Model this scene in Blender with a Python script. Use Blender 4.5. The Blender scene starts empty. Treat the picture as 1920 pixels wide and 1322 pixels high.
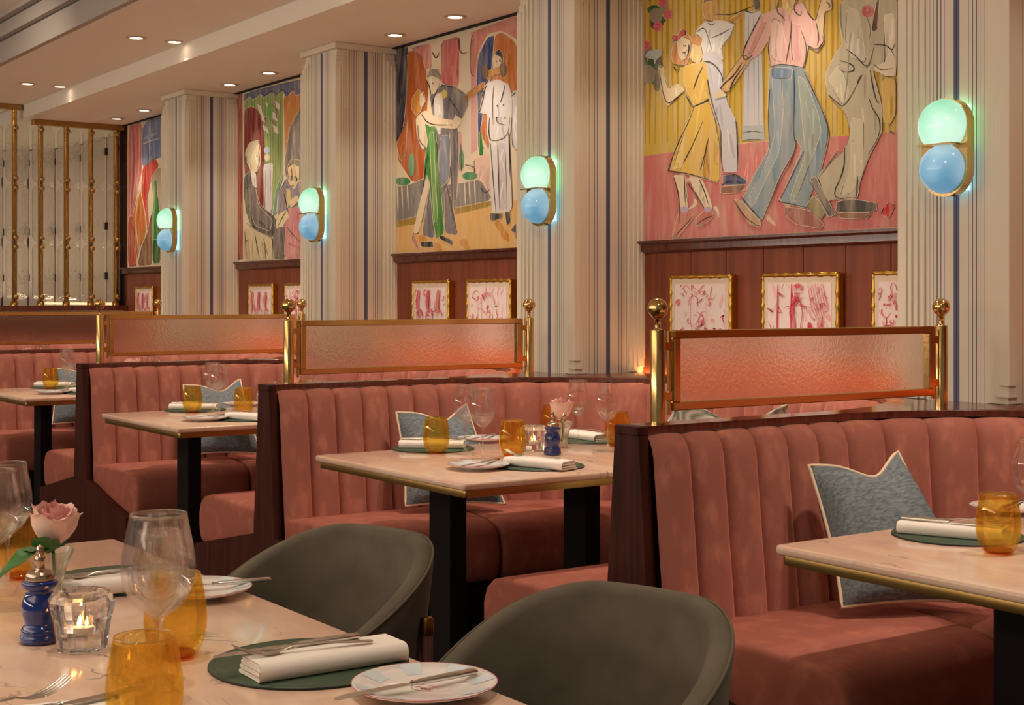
import bpy, math, random
from mathutils import Vector, Matrix
R = math.radians
rnd = random.Random(7)
sc = bpy.context.scene
COL = sc.collection
# ------------------------------------------------------------------ camera
FPX, HZ, EYE = 2688.0, 561.5, 1.25
YAW = 55.2
FW = Vector((-math.sin(R(YAW)), math.cos(R(YAW)), 0))
RT = Vector((math.cos(R(YAW)), math.sin(R(YAW)), 0))
cam_d = bpy.data.cameras.new('camera'); cam = bpy.data.objects.new('camera', cam_d); COL.objects.link(cam)
cam.location = (0, 0, EYE); cam.rotation_euler = (R(90), 0, R(YAW))
cam_d.sensor_width = 36; cam_d.lens = FPX / 1920 * 36
cam_d.shift_y = -(661 - HZ) / 1920; cam_d.clip_start = .02
sc.camera = cam
# ------------------------------------------------------------------ world, exposure
w = bpy.data.worlds.new('world'); sc.world = w; w.use_nodes = True
bg = w.node_tree.nodes['Background']; bg.inputs[0].default_value = (1.0, .87, .74, 1); bg.inputs[1].default_value = .16
sc.view_settings.view_transform = 'Standard'; sc.view_settings.look = 'None'
sc.view_settings.exposure = .10; sc.view_settings.gamma = 1; sc.view_settings.use_curve_mapping = False
WARM = (1.0, .86, .70)
def lamp(kind, name, loc, energy, color=WARM, rot=(0, 0, 0), **k):
    d = bpy.data.lights.new(name, kind); d.energy = energy; d.color = color
    for a, v in k.items(): setattr(d, a, v)
    o = bpy.data.objects.new(name, d); COL.objects.link(o); o.location = loc; o.rotation_euler = rot
    return o
def spot(name, loc, target, energy, size=70, blend=.6, rad=.03, color=WARM):
    v = Vector(target) - Vector(loc)
    return lamp('SPOT', name, loc, energy, color, v.to_track_quat('-Z', 'Y').to_euler(), spot_size=R(size), spot_blend=blend, shadow_soft_size=rad)
sc.cycles.transparent_max_bounces = 48; sc.cycles.max_bounces = 14
PS, BS = 2.06, 2.045                    # pillar spacing, booth spacing
XB0 = -1.663                            # centre of the nearest booth
WALL, PF = 3.896, 3.524                 # wall plane, pillar faces
CL, CH, SOF = 2.60, 2.70, 3.11          # soffit height, aisle ceiling height, soffit edge
bayx = [XB0 - BS * k for k in range(5)]
parx = [XB0 - BS * (k + .5) for k in range(4)]
# table lights: two lamps in the aisle ceiling over each booth
LAMPS_A = [(-1.52 - PS * k, y) for k in range(5) for y in (2.82, 3.04)]
LAMPS_W = [(x - PS * k, 3.68) for k in range(-2, 3) for x in (-5.77, -6.34)]
for i, (x, y) in enumerate(LAMPS_A): spot('booth_spot', (x, y, CH - .03), (x - .06, 2.75 if y < 2.9 else 2.9, 0), 54, 82, .7)
for i, (x, y) in enumerate(LAMPS_W): spot('mural_spot', (x, y - .02, CL - .03), (x, y + .05, 1.3), 17, 84, 1)
# lamps over the aisle tables (outside the frame)
for x in (-.9, -2.1, -3.3, -5.3, -7.4, -9.5):
    spot('aisle_spot', (x, .72, 2.90), (x - .1, .62, 0), 44, 80, .7)
for x in (-1.2, -3.4, -5.6, -7.8, -10):
    spot('pillar_spot', (x, 1.5, 2.92), (x - .9, 3.6, 1.2), 34, 95, .9, .06)
for y in (1.2, 2.6, 3.4):
    spot('screen_spot', (-11.9, y, 2.55), (-13.2, y + .3, 1.2), 6, 120, .9, .05)
lamp('AREA', 'room_fill', (-3.5, -1.9, 2.9), 80, (1, .80, .60), (R(12), 0, 0), shape='RECTANGLE', size=7, size_y=3)  # overhead fill added for the ambient light of the room, out of view

_u = Vector((0, .55, .83)).to_track_quat('-Z', 'Y').to_euler()
lamp('AREA', 'ceiling_fill', (-5.5, -3.0, 1.7), 200, (1, .86, .72), _u, shape='RECTANGLE', size=11, size_y=.35)  # unseen fill strip added to brighten the ceiling, no known fitting
# ------------------------------------------------------------------ pixel helpers (a pixel of the photograph -> a point on a real plane)
def _t(px): return (px - 960) / FPX
def on_z(px, py, z): 
    d = FPX * (EYE - z) / (py - HZ); p = FW * d + RT * (_t(px) * d); return Vector((p.x, p.y, z))
def on_y(px, py, y):
    t = _t(px); d = y / (FW.y + RT.y * t); p = FW * d + RT * (t * d); return Vector((p.x, y, EYE + (HZ - py) * d / FPX))
def on_x(px, py, x):
    t = _t(px); d = x / (FW.x + RT.x * t); p = FW * d + RT * (t * d); return Vector((x, p.y, EYE + (HZ - py) * d / FPX))

# ------------------------------------------------------------------ materials
def lin(c):
    c = [v / 255 for v in c]; return tuple((v / 12.92 if v <= .04045 else ((v + .055) / 1.055) ** 2.4) for v in c) + (1,)
MATS = {}
def mat(name, c, rough=.5, metal=0, spec=.5, noise=None, bump=None, sheen=0, coat=0, emit=None, wave=None):
    m = bpy.data.materials.new(name); m.use_nodes = True; MATS[name] = m
    n, l = m.node_tree.nodes, m.node_tree.links; b = n['Principled BSDF']
    b.inputs['Base Color'].default_value = lin(c); b.inputs['Roughness'].default_value = rough
    b.inputs['Metallic'].default_value = metal; b.inputs['Specular IOR Level'].default_value = spec
    if sheen:
        b.inputs['Sheen Weight'].default_value = sheen; b.inputs['Sheen Roughness'].default_value = .45
        b.inputs['Sheen Tint'].default_value = lin([min(255, v * 1.25 + 25) for v in c])
    if coat: b.inputs['Coat Weight'].default_value = coat; b.inputs['Coat Roughness'].default_value = .06
    if emit: b.inputs['Emission Color'].default_value = lin(emit[0]); b.inputs['Emission Strength'].default_value = emit[1]
    tc = n.new('ShaderNodeTexCoord')
    if noise:   # (scale xyz, detail, second colour, lo, hi)
        mp = n.new('ShaderNodeMapping'); l.new(tc.outputs['Object'], mp.inputs[0]); mp.inputs['Scale'].default_value = noise[0]
        t = n.new('ShaderNodeTexNoise'); t.inputs['Detail'].default_value = noise[1]; t.inputs['Scale'].default_value = 1; l.new(mp.outputs[0], t.inputs['Vector'])
        rp = n.new('ShaderNodeMapRange'); rp.inputs[1].default_value = noise[3]; rp.inputs[2].default_value = noise[4]; l.new(t.outputs['Fac'], rp.inputs[0])
        mx = n.new('ShaderNodeMix'); mx.data_type = 'RGBA'; mx.inputs[6].default_value = lin(c); mx.inputs[7].default_value = lin(noise[2])
        l.new(rp.outputs[0], mx.inputs[0]); l.new(mx.outputs[2], b.inputs['Base Color'])
    if bump:    # (scale xyz, strength, distance)
        mp = n.new('ShaderNodeMapping'); l.new(tc.outputs['Object'], mp.inputs[0]); mp.inputs['Scale'].default_value = bump[0]
        t = n.new('ShaderNodeTexNoise'); t.inputs['Scale'].default_value = 1; t.inputs['Detail'].default_value = 4; l.new(mp.outputs[0], t.inputs['Vector'])
        bp = n.new('ShaderNodeBump'); bp.inputs['Strength'].default_value = bump[1]; bp.inputs['Distance'].default_value = bump[2]
        l.new(t.outputs['Fac'], bp.inputs['Height']); l.new(bp.outputs[0], b.inputs['Normal'])
    return m
def glass_thin(name, tint, spec=1.0, rough=.0):
    """thin glass: light passes straight through tinted, surface reflects by fresnel"""
    m = bpy.data.materials.new(name); m.use_nodes = True; MATS[name] = m
    n, l = m.node_tree.nodes, m.node_tree.links; n.remove(n['Principled BSDF']); out = n['Material Output']
    tr = n.new('ShaderNodeBsdfTransparent'); tr.inputs[0].default_value = tuple(tint) + (1,)
    gl = n.new('ShaderNodeBsdfGlossy'); gl.inputs['Roughness'].default_value = .02 + rough
    lw = n.new('ShaderNodeLayerWeight'); lw.inputs[0].default_value = .5     # same reflectance from either side (Schlick)
    pw = n.new('ShaderNodeMath'); pw.operation = 'POWER'; pw.inputs[1].default_value = 5; l.new(lw.outputs['Facing'], pw.inputs[0])
    mu = n.new('ShaderNodeMath'); mu.operation = 'MULTIPLY_ADD'; mu.inputs[1].default_value = .55; mu.inputs[2].default_value = .035 * spec; mu.use_clamp = True
    mx = n.new('ShaderNodeMixShader'); l.new(pw.outputs[0], mu.inputs[0]); l.new(mu.outputs[0], mx.inputs[0])
    l.new(tr.outputs[0], mx.inputs[1]); l.new(gl.outputs[0], mx.inputs[2]); l.new(mx.outputs[0], out.inputs[0])
    return m
def glass_solid(name, tint, rough=0, ior=1.5, bump=None, clear=0):
    m = bpy.data.materials.new(name); m.use_nodes = True; MATS[name] = m
    n, l = m.node_tree.nodes, m.node_tree.links; n.remove(n['Principled BSDF']); out = n['Material Output']
    g = n.new('ShaderNodeBsdfGlass'); g.inputs['Color'].default_value = tuple(tint) + (1,); g.inputs['Roughness'].default_value = rough; g.inputs['IOR'].default_value = ior
    last = g.outputs[0]
    if bump:
        tc = n.new('ShaderNodeTexCoord'); mp = n.new('ShaderNodeMapping'); l.new(tc.outputs['Object'], mp.inputs[0]); mp.inputs['Scale'].default_value = bump[0]
        t = n.new('ShaderNodeTexNoise'); t.inputs['Scale'].default_value = 1; t.inputs['Detail'].default_value = 3; l.new(mp.outputs[0], t.inputs['Vector'])
        bp = n.new('ShaderNodeBump'); bp.inputs['Strength'].default_value = bump[1]; bp.inputs['Distance'].default_value = bump[2]
        l.new(t.outputs['Fac'], bp.inputs['Height']); l.new(bp.outputs[0], g.inputs['Normal'])
    if clear:
        tr = n.new('ShaderNodeBsdfTransparent'); tr.inputs[0].default_value = tuple(tint) + (1,)
        mx = n.new('ShaderNodeMixShader'); mx.inputs[0].default_value = clear; l.new(last, mx.inputs[1]); l.new(tr.outputs[0], mx.inputs[2]); last = mx.outputs[0]
    l.new(last, out.inputs[0]); return m
PINK = (160, 98, 84)
mat('velvet', PINK, .85, spec=.15, noise=((22, 22, 12), 8, (198, 128, 106), .50, .82), bump=((60, 60, 40), .25, .002), sheen=1.0)
mat('velvet_seat', (156, 92, 78), .88, spec=.12, noise=((18, 18, 18), 7, (182, 112, 92), .50, .80), bump=((120, 120, 120), .2, .001), sheen=.35)
mat('mahogany', (98, 44, 30), .22, spec=.5, noise=((60, 60, 3), 4, (70, 30, 22), .35, .7), coat=.4)
mat('panel_wood', (140, 76, 52), .42, spec=.25, noise=((22, 22, .9), 7, (106, 54, 38), .36, .68))
mat('dark_wood', (78, 36, 28), .5, spec=.15, noise=((40, 40, 3), 4, (54, 25, 21), .35, .7))
mat('black', (22, 15, 14), .7, spec=.15)
mat('floor_wood', (60, 38, 30), .4, noise=((3, 40, 10), 4, (44, 28, 24), .3, .7))
mat('brass', (216, 178, 116), .16, 1)
mat('brass_band', (178, 142, 84), .34, 1)
mat('brass_hammered', (214, 166, 84), .20, 1, bump=((70, 70, 50), 1.0, .004))
mat('brass_dark', (150, 106, 52), .3, 1)
mat('silver', (222, 216, 206), .26, 1)
mat('cream_paint', (222, 211, 190), .55, spec=.3)
mat('stripe_cream', (218, 207, 190), .6, spec=.3)
mat('stripe_dark', (52, 48, 66), .6); mat('stripe_blue', (92, 98, 134), .6); mat('stripe_thin', (138, 122, 118), .6)
mat('ceiling_paint', (238, 228, 212), .7, spec=.2)
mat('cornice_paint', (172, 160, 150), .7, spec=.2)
mat('slot_black', (14, 12, 12), .8)
mat('gilt', (206, 160, 70), .32, 1, bump=((90, 90, 90), .35, .002))
mat('mount', (226, 206, 184), .8, spec=.2)
mat('art_paper', (240, 222, 216), .85, spec=.1)
mat('chair_velvet', (98, 90, 78), .9, spec=.1, noise=((14, 14, 14), 5, (88, 81, 70), .4, .7), bump=((260, 260, 260), .25, .0008), sheen=.35)
mat('chair_piping', (96, 88, 72), .9, spec=.1, sheen=.4)
mat('pillow_cloth', (126, 130, 130), .95, spec=.1, noise=((160, 30, 160), 4, (90, 98, 106), .35, .65), bump=((260, 80, 260), .5, .001))
mat('piping_cream', (224, 196, 166), .8)
mat('zigzag_cloth', (232, 230, 216), .9)
mat('leather_green', (62, 80, 60), .5, spec=.4, noise=((60, 60, 60), 3, (54, 70, 54), .4, .7), bump=((300, 300, 300), .15, .0005))
mat('leather_edge', (24, 26, 24), .6)
mat('linen', (236, 226, 216), .9, spec=.15, bump=((500, 500, 500), .2, .0004))
mat('porcelain', (232, 226, 222), .12, spec=.6, coat=.5)
mat('porcelain_blue', (206, 216, 222), .12, spec=.6); mat('print_red', (196, 96, 106), .3)
mat('blue_lacquer', (5, 36, 112), .08, spec=.5, coat=.8)
mat('steel_warm', (190, 168, 146), .24, 1)
mat('rose_petal', (232, 170, 164), .7, spec=.2, noise=((25, 25, 25), 3, (240, 196, 184), .4, .65), sheen=.2)
mat('rose_petal_outer', (238, 204, 190), .7, spec=.2, noise=((25, 25, 25), 3, (232, 180, 168), .4, .65))
mat('leaf_green', (62, 112, 48), .4, noise=((40, 40, 40), 3, (38, 84, 36), .4, .7))
mat('wax', (250, 235, 210), .5); mat('flame', (255, 190, 90), .5, emit=((255, 180, 90), 60))
mat('lamp_disc', (255, 240, 220), .5, emit=((255, 232, 205), 9)); mat('lamp_ring', (190, 170, 150), .4)
mat('led_strip', (255, 150, 70), .5, emit=((255, 176, 104), 15))
mat('bracket_black', (30, 26, 26), .35); mat('left_panel', (206, 190, 176), .45, spec=.4)
mat('glow_strip', (255, 235, 190), .5, emit=((255, 226, 170), .9))
glass_solid('wine_glass', (.995, .995, .995), 0, 1.45, clear=.77)
glass_solid('amber_glass', (.99, .88, .55), 0, 1.45, clear=.75)
glass_solid('vase_glass', (.98, .99, .98), 0, 1.45, clear=.4)
glass_thin('water', (.97, .97, .95), .8)
glass_solid('crystal', (.98, .98, .98), .0, 1.52, clear=.08)
glass_solid('textured_pane', (.95, .95, .93), .03, 1.4, ((26, 26, 26), .5, .008), clear=.25)
glass_solid('frosted_pane', (.97, .90, .86), .24, 1.3, ((140, 140, 140), .3, .004), clear=.0)
mat('glow_green', (150, 235, 190), .5, emit=((140, 232, 190), 4.5)); mat('glow_blue', (140, 200, 235), .5, emit=((130, 205, 235), 3))
glass_thin('rim_glass', (.9, .9, .9), 6)
glass_thin('amber_deep', (.86, .42, .08), 2)
# marble
def marble():
    m = mat('marble', (226, 184, 156), .16, spec=.5, coat=.25); n, l = m.node_tree.nodes, m.node_tree.links; b = n['Principled BSDF']
    tc = n.new('ShaderNodeTexCoord'); mp = n.new('ShaderNodeMapping'); mp.inputs['Rotation'].default_value = (0, 0, .5); mp.inputs['Scale'].default_value = (2.2, 5.5, .3); l.new(tc.outputs['Object'], mp.inputs[0])
    n1 = n.new('ShaderNodeTexNoise'); n1.inputs['Scale'].default_value = 1.6; n1.inputs['Detail'].default_value = 8; n1.inputs['Distortion'].default_value = 1.2; l.new(mp.outputs[0], n1.inputs['Vector'])
    cr = n.new('ShaderNodeValToRGB'); e = cr.color_ramp.elements; e[0].position = .3; e[0].color = lin((234, 204, 182)); e[1].position = .72; e[1].color = lin((216, 176, 160))
    k = e.new(.5); k.color = lin((226, 190, 164)); l.new(n1.outputs['Fac'], cr.inputs[0])
    n2 = n.new('ShaderNodeTexNoise'); n2.inputs['Scale'].default_value = 1.1; n2.inputs['Detail'].default_value = 3.5; n2.inputs['Distortion'].default_value = 1.6; l.new(mp.outputs[0], n2.inputs['Vector'])
    s = n.new('ShaderNodeMath'); s.operation = 'SUBTRACT'; s.inputs[1].default_value = .5; l.new(n2.outputs['Fac'], s.inputs[0])
    a = n.new('ShaderNodeMath'); a.operation = 'ABSOLUTE'; l.new(s.outputs[0], a.inputs[0])
    r = n.new('ShaderNodeMapRange'); r.inputs[1].default_value = .0; r.inputs[2].default_value = .011; r.inputs[3].default_value = .85; r.inputs[4].default_value = 0; l.new(a.outputs[0], r.inputs[0])
    n3 = n.new('ShaderNodeTexNoise'); n3.inputs['Scale'].default_value = 2.1; l.new(mp.outputs[0], n3.inputs['Vector'])
    r3 = n.new('ShaderNodeMapRange'); r3.inputs[1].default_value = .55; r3.inputs[2].default_value = .68; l.new(n3.outputs['Fac'], r3.inputs[0])
    mu = n.new('ShaderNodeMath'); mu.operation = 'MULTIPLY'; l.new(r.outputs[0], mu.inputs[0]); l.new(r3.outputs[0], mu.inputs[1])
    mx = n.new('ShaderNodeMix'); mx.data_type = 'RGBA'; l.new(mu.outputs[0], mx.inputs[0]); l.new(cr.outputs[0], mx.inputs[6]); mx.inputs[7].default_value = lin((84, 88, 80)); l.new(mx.outputs[2], b.inputs['Base Color'])
marble()
def zig():
    m = MATS['zigzag_cloth']; n, l = m.node_tree.nodes, m.node_tree.links; b = n['Principled BSDF']
    tc = n.new('ShaderNodeTexCoord'); wv = n.new('ShaderNodeTexWave'); wv.inputs['Scale'].default_value = 22; wv.inputs['Distortion'].default_value = 3; l.new(tc.outputs['Object'], wv.inputs[0])
    mx = n.new('ShaderNodeMix'); mx.data_type = 'RGBA'; mx.inputs[6].default_value = lin((236, 232, 220)); mx.inputs[7].default_value = lin((150, 164, 150)); l.new(wv.outputs['Fac'], mx.inputs[0]); l.new(mx.outputs[2], b.inputs['Base Color'])
zig()
def paintmat():
    m = mat('mural_paint', (255, 255, 255), .8, spec=.15); n, l = m.node_tree.nodes, m.node_tree.links; b = n['Principled BSDF']
    at = n.new('ShaderNodeVertexColor'); at.layer_name = 'paint'
    tc = n.new('ShaderNodeTexCoord'); mp = n.new('ShaderNodeMapping'); mp.inputs['Scale'].default_value = (30, 30, 5); l.new(tc.outputs['Object'], mp.inputs[0])
    t = n.new('ShaderNodeTexNoise'); t.inputs['Scale'].default_value = 1; t.inputs['Detail'].default_value = 6; t.inputs['Distortion'].default_value = .6; l.new(mp.outputs[0], t.inputs['Vector'])
    r = n.new('ShaderNodeMapRange'); r.inputs[1].default_value = .42; r.inputs[2].default_value = .78; r.inputs[3].default_value = 0; r.inputs[4].default_value = .42; l.new(t.outputs['Fac'], r.inputs[0])
    mx = n.new('ShaderNodeMix'); mx.data_type = 'RGBA'; l.new(r.outputs[0], mx.inputs[0]); l.new(at.outputs[0], mx.inputs[6]); mx.inputs[7].default_value = lin((226, 208, 180)); l.new(mx.outputs[2], b.inputs['Base Color'])
paintmat()

# ------------------------------------------------------------------ mesh builder
def smooth_prof(p, n=2):
    for _ in range(n):
        q = [p[0]]
        for u, v in zip(p[:-1], p[1:]): q += [(u[0] * .75 + v[0] * .25, u[1] * .75 + v[1] * .25), (u[0] * .25 + v[0] * .75, u[1] * .25 + v[1] * .75)]
        p = q + [p[-1]]
    return p
class MB:
    def __init__(s): s.v = []; s.f = []; s.mi = []; s.cols = None
    def add(s, vs, fs, mi=0):
        o = len(s.v); s.v += [tuple(v) for v in vs]; s.f += [tuple(i + o for i in f) for f in fs]; s.mi += [mi] * len(fs); return s
    def box(s, x0, x1, y0, y1, z0, z1, mi=0, bev=0):
        if bev:
            b = bev; prof = [(x0 + b, y0), (x1 - b, y0), (x1, y0 + b), (x1, y1 - b), (x1 - b, y1), (x0 + b, y1), (x0, y1 - b), (x0, y0 + b)]
            ins = [(x0 + b, y0 + b), (x1 - b, y0 + b), (x1 - b, y0 + b), (x1 - b, y1 - b), (x1 - b, y1 - b), (x0 + b, y1 - b), (x0 + b, y1 - b), (x0 + b, y0 + b)]
            vs = [(p[0], p[1], z0) for p in ins] + [(p[0], p[1], z0 + b) for p in prof] + [(p[0], p[1], z1 - b) for p in prof] + [(p[0], p[1], z1) for p in ins]
            fs = [(7, 6, 5, 4, 3, 2, 1, 0)] + [(k * 8 + i, k * 8 + (i + 1) % 8, (k + 1) * 8 + (i + 1) % 8, (k + 1) * 8 + i) for k in range(3) for i in range(8)] + [tuple(range(24, 32))]
            return s.add(vs, fs, mi)
        vs = [(x, y, z) for z in (z0, z1) for y in (y0, y1) for x in (x0, x1)]
        return s.add(vs, [(0, 2, 3, 1), (4, 5, 7, 6), (0, 1, 5, 4), (2, 6, 7, 3), (0, 4, 6, 2), (1, 3, 7, 5)], mi)
    def grid(s, rows, closed_u=False, closed_v=False, mi=0, flip=False):
        nr, nc = len(rows), len(rows[0]); vs = [p for r in rows for p in r]; fs = []
        for i in range(nr if closed_v else nr - 1):
            for j in range(nc if closed_u else nc - 1):
                a, b_, c, d = i * nc + j, i * nc + (j + 1) % nc, ((i + 1) % nr) * nc + (j + 1) % nc, ((i + 1) % nr) * nc + j
                fs.append((d, c, b_, a) if flip else (a, b_, c, d))
        return s.add(vs, fs, mi)
    def lathe(s, prof, n=24, c=(0, 0), mi=0, sx=1, sy=1, ph=0, cap=False):
        rows = [[(c[0] + r * sx * math.cos(2 * math.pi * (j + ph) / n), c[1] + r * sy * math.sin(2 * math.pi * (j + ph) / n), z) for j in range(n)] for r, z in prof]
        s.grid(rows, closed_u=True, mi=mi)
        if cap:
            o = len(s.v); s.f.append(tuple(range(o - n, o))); s.mi.append(mi); s.f.append(tuple(range(o - n * len(prof), o - n * (len(prof) - 1)))[::-1]); s.mi.append(mi)
        return s
    def tube(s, pts, r, n=8, closed=False, mi=0, up=(0, 0, 1)):
        pts = [Vector(p) for p in pts]; N = len(pts); rows = []
        rr = r if isinstance(r, (list, tuple)) else [r] * N
        for i, p in enumerate(pts):
            a = pts[(i - 1) % N] if (closed or i) else p; b_ = pts[(i + 1) % N] if (closed or i < N - 1) else p
            t = (b_ - a).normalized(); u = Vector(up)
            if abs(t.dot(u)) > .95: u = Vector((1, 0, 0))
            x = t.cross(u).normalized(); y = x.cross(t)
            rows.append([p + x * (rr[i] * math.cos(2 * math.pi * k / n)) + y * (rr[i] * math.sin(2 * math.pi * k / n)) for k in range(n)])
        s.grid(rows, closed_u=True, closed_v=closed, mi=mi)
        if not closed:
            o = len(s.v); s.f += [tuple(range(o - n, o)), tuple(range(o - n * N, o - n * N + n))[::-1]]; s.mi += [mi, mi]
        return s
    def none(s): pass
    def prism(s, poly, z0, z1, mi=0, axis='z'):
        n = len(poly)
        def P(a, b_, c): return (a, b_, c) if axis == 'z' else ((a, c, b_) if axis == 'y' else (c, a, b_))
        vs = [P(a, b_, z0) for a, b_ in poly] + [P(a, b_, z1) for a, b_ in poly]
        return s.add(vs, [tuple(range(n))[::-1], tuple(range(n, 2 * n))] + [(i, (i + 1) % n, n + (i + 1) % n, n + i) for i in range(n)], mi)
    def mesh(s, name, mats, smooth=False, angle=None):
        me = bpy.data.meshes.new(name); me.from_pydata(s.v, [], s.f)
        for m in (mats if isinstance(mats, (list, tuple)) else [mats]): me.materials.append(MATS[m])
        me.polygons.foreach_set('material_index', s.mi)
        if smooth or angle:
            me.polygons.foreach_set('use_smooth', [True] * len(s.f))
            if angle: me.set_sharp_from_angle(angle=R(angle))
        me.update(); return me
    def obj(s, name, mats, parent=None, smooth=False, angle=None, loc=None):
        o = bpy.data.objects.new(name, s.mesh(name, mats, smooth, angle)); COL.objects.link(o)
        if parent: o.parent = parent
        if loc: o.location = loc
        return o
def thing(name, label, cat, loc=(0, 0, 0), rz=0, group=None):
    o = bpy.data.objects.new(name, None); COL.objects.link(o); o.empty_display_size = .05
    o.location = loc; o.rotation_euler = (0, 0, rz); o['label'] = label; o['category'] = cat
    if group: o['group'] = group
    return o
def tag(o, label, cat, group=None):
    o['label'] = label; o['category'] = cat
    if group: o['group'] = group
    return o
def struct(o): o['kind'] = 'structure'; return o
def kids(o): return [c for c in COL.objects if c.parent == o]
KIDS = {}
def dup(root, loc, rz, label, group=None):
    def cp(o, par):
        c = o.copy(); COL.objects.link(c); c.parent = par
        for ch in KIDS[o.name]: cp(ch, c)
        return c
    def scan(o):
        KIDS[o.name] = list(o.children)
        for ch in o.children: scan(ch)
    if root.name not in KIDS: scan(root)
    r = cp(root, None); r.location = loc; r.rotation_euler = (0, 0, rz); r['label'] = label
    if group: r['group'] = group
    return r
class Proto:
    """first place() moves the prototype itself, later ones copy it"""
    def __init__(s, root): s.root = root; s.used = False; s.last = None
    def place(s, loc, rz, label, group=None):
        if not s.used:
            s.used = True; r = s.root; r.location = loc; r.rotation_euler = (0, 0, rz); r['label'] = label
            if group: r['group'] = group
            return r
        return dup(s.root, loc, rz, label, group)
# ================================================================== STRUCTURE
struct(MB().box(-14.2, 3, -4.5, 4.3, -.05, 0).obj('floor', 'floor_wood'))
w_b = struct(MB().box(-10.95, 3, WALL + .012, WALL + .15, 0, 3.0).obj('wall_back', 'panel_wood'))
c = MB(); c.box(-14.2, 3, SOF, 4.3, CL, CL + .4); c.box(-14.2, 3, 2.48, SOF, CH, CH + .3); c.box(-14.2, 3, -4.5, 2.36, 2.945, 3.0)
struct(c.obj('ceiling', 'ceiling_paint'))
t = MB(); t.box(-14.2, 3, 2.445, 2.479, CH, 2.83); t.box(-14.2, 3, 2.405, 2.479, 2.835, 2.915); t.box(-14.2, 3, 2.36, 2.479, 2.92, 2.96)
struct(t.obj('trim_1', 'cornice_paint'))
# black strip painted in as the shade of the gap between murals and soffit
struct(MB().box(-10.9, 3, WALL - .035, WALL - .008, CL - .006, CL - .0005).obj('gap_shade', 'slot_black'))
# shelf moulding under the murals
mo = MB(); prof = [(WALL + .01, 1.494), (WALL - .035, 1.494), (WALL - .035, 1.484), (WALL - .022, 1.476), (WALL - .022, 1.452), (WALL - .012, 1.444), (WALL + .01, 1.444)]
mo.prism([(a, b) for a, b in prof], -10.9, 3, axis='x'); struct(mo.obj('trim_3', 'mahogany'))
# upright veneer boards below the moulding, each one a piece of the wall
pl = MB().box(.0015, .2035, -.012, 0, .93, 1.444, bev=.0015).mesh('panel_board', 'panel_wood')
x = -10.9; i = 0
while x < .3:
    o = bpy.data.objects.new('panel_board', pl); COL.objects.link(o); o.parent = w_b; o.location = (x, WALL + .012, 0); x += .205
# pillars -----------------------------------------------------------
PW, PD = .397, WALL - PF + .012
def stripes(width):
    b = MB(); lines = [(-.002, .002)]
    segs = [(0, .0105, 'B'), (.0425, .0445, 't'), (.0560, .0590, 'd'), (.0695, .0730, 'd'), (.083, .085, 't'), (.097, .099, 't'), (.114, .1165, 't')]
    cuts = []
    for a, c_, k in segs:
        mi = {'B': 2, 't': 3, 'd': 1}[k]
        if a == 0: cuts += [(-.0105, -.008, 1), (-.008, -.002, 2), (-.002, .002, 1), (.002, .008, 2), (.008, .0105, 1)]
        else: cuts += [(a, c_, mi), (-c_, -a, mi)]
    cuts.sort(); x = -width / 2; full = []
    for a, c_, mi in cuts:
        if a > x: full.append((x, a, 0))
        full.append((a, c_, mi)); x = c_
    full.append((x, width / 2, 0))
    return full
def pillar(xc, label):
    t = thing('pillar', label, 'pillar', (xc, PF, 0), group='striped pillars between the booths')
    h = PW / 2
    MB().box(-h + .022, h - .022, .022, PD, .0, CL - .001).obj('core', 'cream_paint', t)
    for side, wd in (('f', PW - .044), ('r', PD - .044), ('l', PD - .044)):
        b = MB()
        for a, c_, mi in stripes(wd):
            if side == 'f': b.add([(a, .021, .9), (c_, .021, .9), (c_, .021, CL - .03), (a, .021, CL - .03)], [(0, 1, 2, 3)], mi)
            elif side == 'r': y = .022 + wd / 2; b.add([(h - .021, y + a, .9), (h - .021, y + c_, .9), (h - .021, y + c_, CL - .03), (h - .021, y + a, CL - .03)], [(0, 1, 2, 3)], mi)
            else: y = .022 + wd / 2; b.add([(-h + .021, y + c_, .9), (-h + .021, y + a, .9), (-h + .021, y + a, CL - .03), (-h + .021, y + c_, CL - .03)], [(0, 1, 2, 3)], mi)
        b.obj('striped_panel', ['stripe_cream', 'stripe_dark', 'stripe_blue', 'stripe_thin'], t)
    MB().box(-h - .006, h + .006, -.006, PD - .012, CL - .032, CL - .001, bev=.002).obj('capital', 'cream_paint', t)
    # stepped corner strips: four nested layers at each corner with staggered ends
    lay = [(.014, .084, .001, 0), (.0075, .064, .001, .035), (.001, .046, .021, .062), (-.004, .03, .055, .09)]
    for sx in (-1, 1):
        for fr in (0, 1):
            b = MB()
            for o_, wd, bz, tz in lay:
                xa, xb = sx * (h - o_), sx * (h - wd)
                ya, yb = (o_, wd) if fr == 0 else (PD - wd - .0, PD - .012)
                if fr: xb = sx * (h - .03)
                b.box(min(xa, xb), max(xa, xb), ya, yb, .945 + bz, CL - .033 - tz, bev=.0015)
            b.obj('corner_moulding', 'cream_paint', t)
    return t
pl_lab = ['striped pillar nearest the camera at the right edge', 'striped pillar between the largest dancing mural and the trumpeter mural',
          'striped pillar between the trumpeter mural and the champagne toast mural', 'farthest striped pillar, beside the green bottle mural']
px_c = [-2.767 - PS * k for k in range(4)]
for xc, lb in zip(px_c, pl_lab): pillar(xc, lb)
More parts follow.
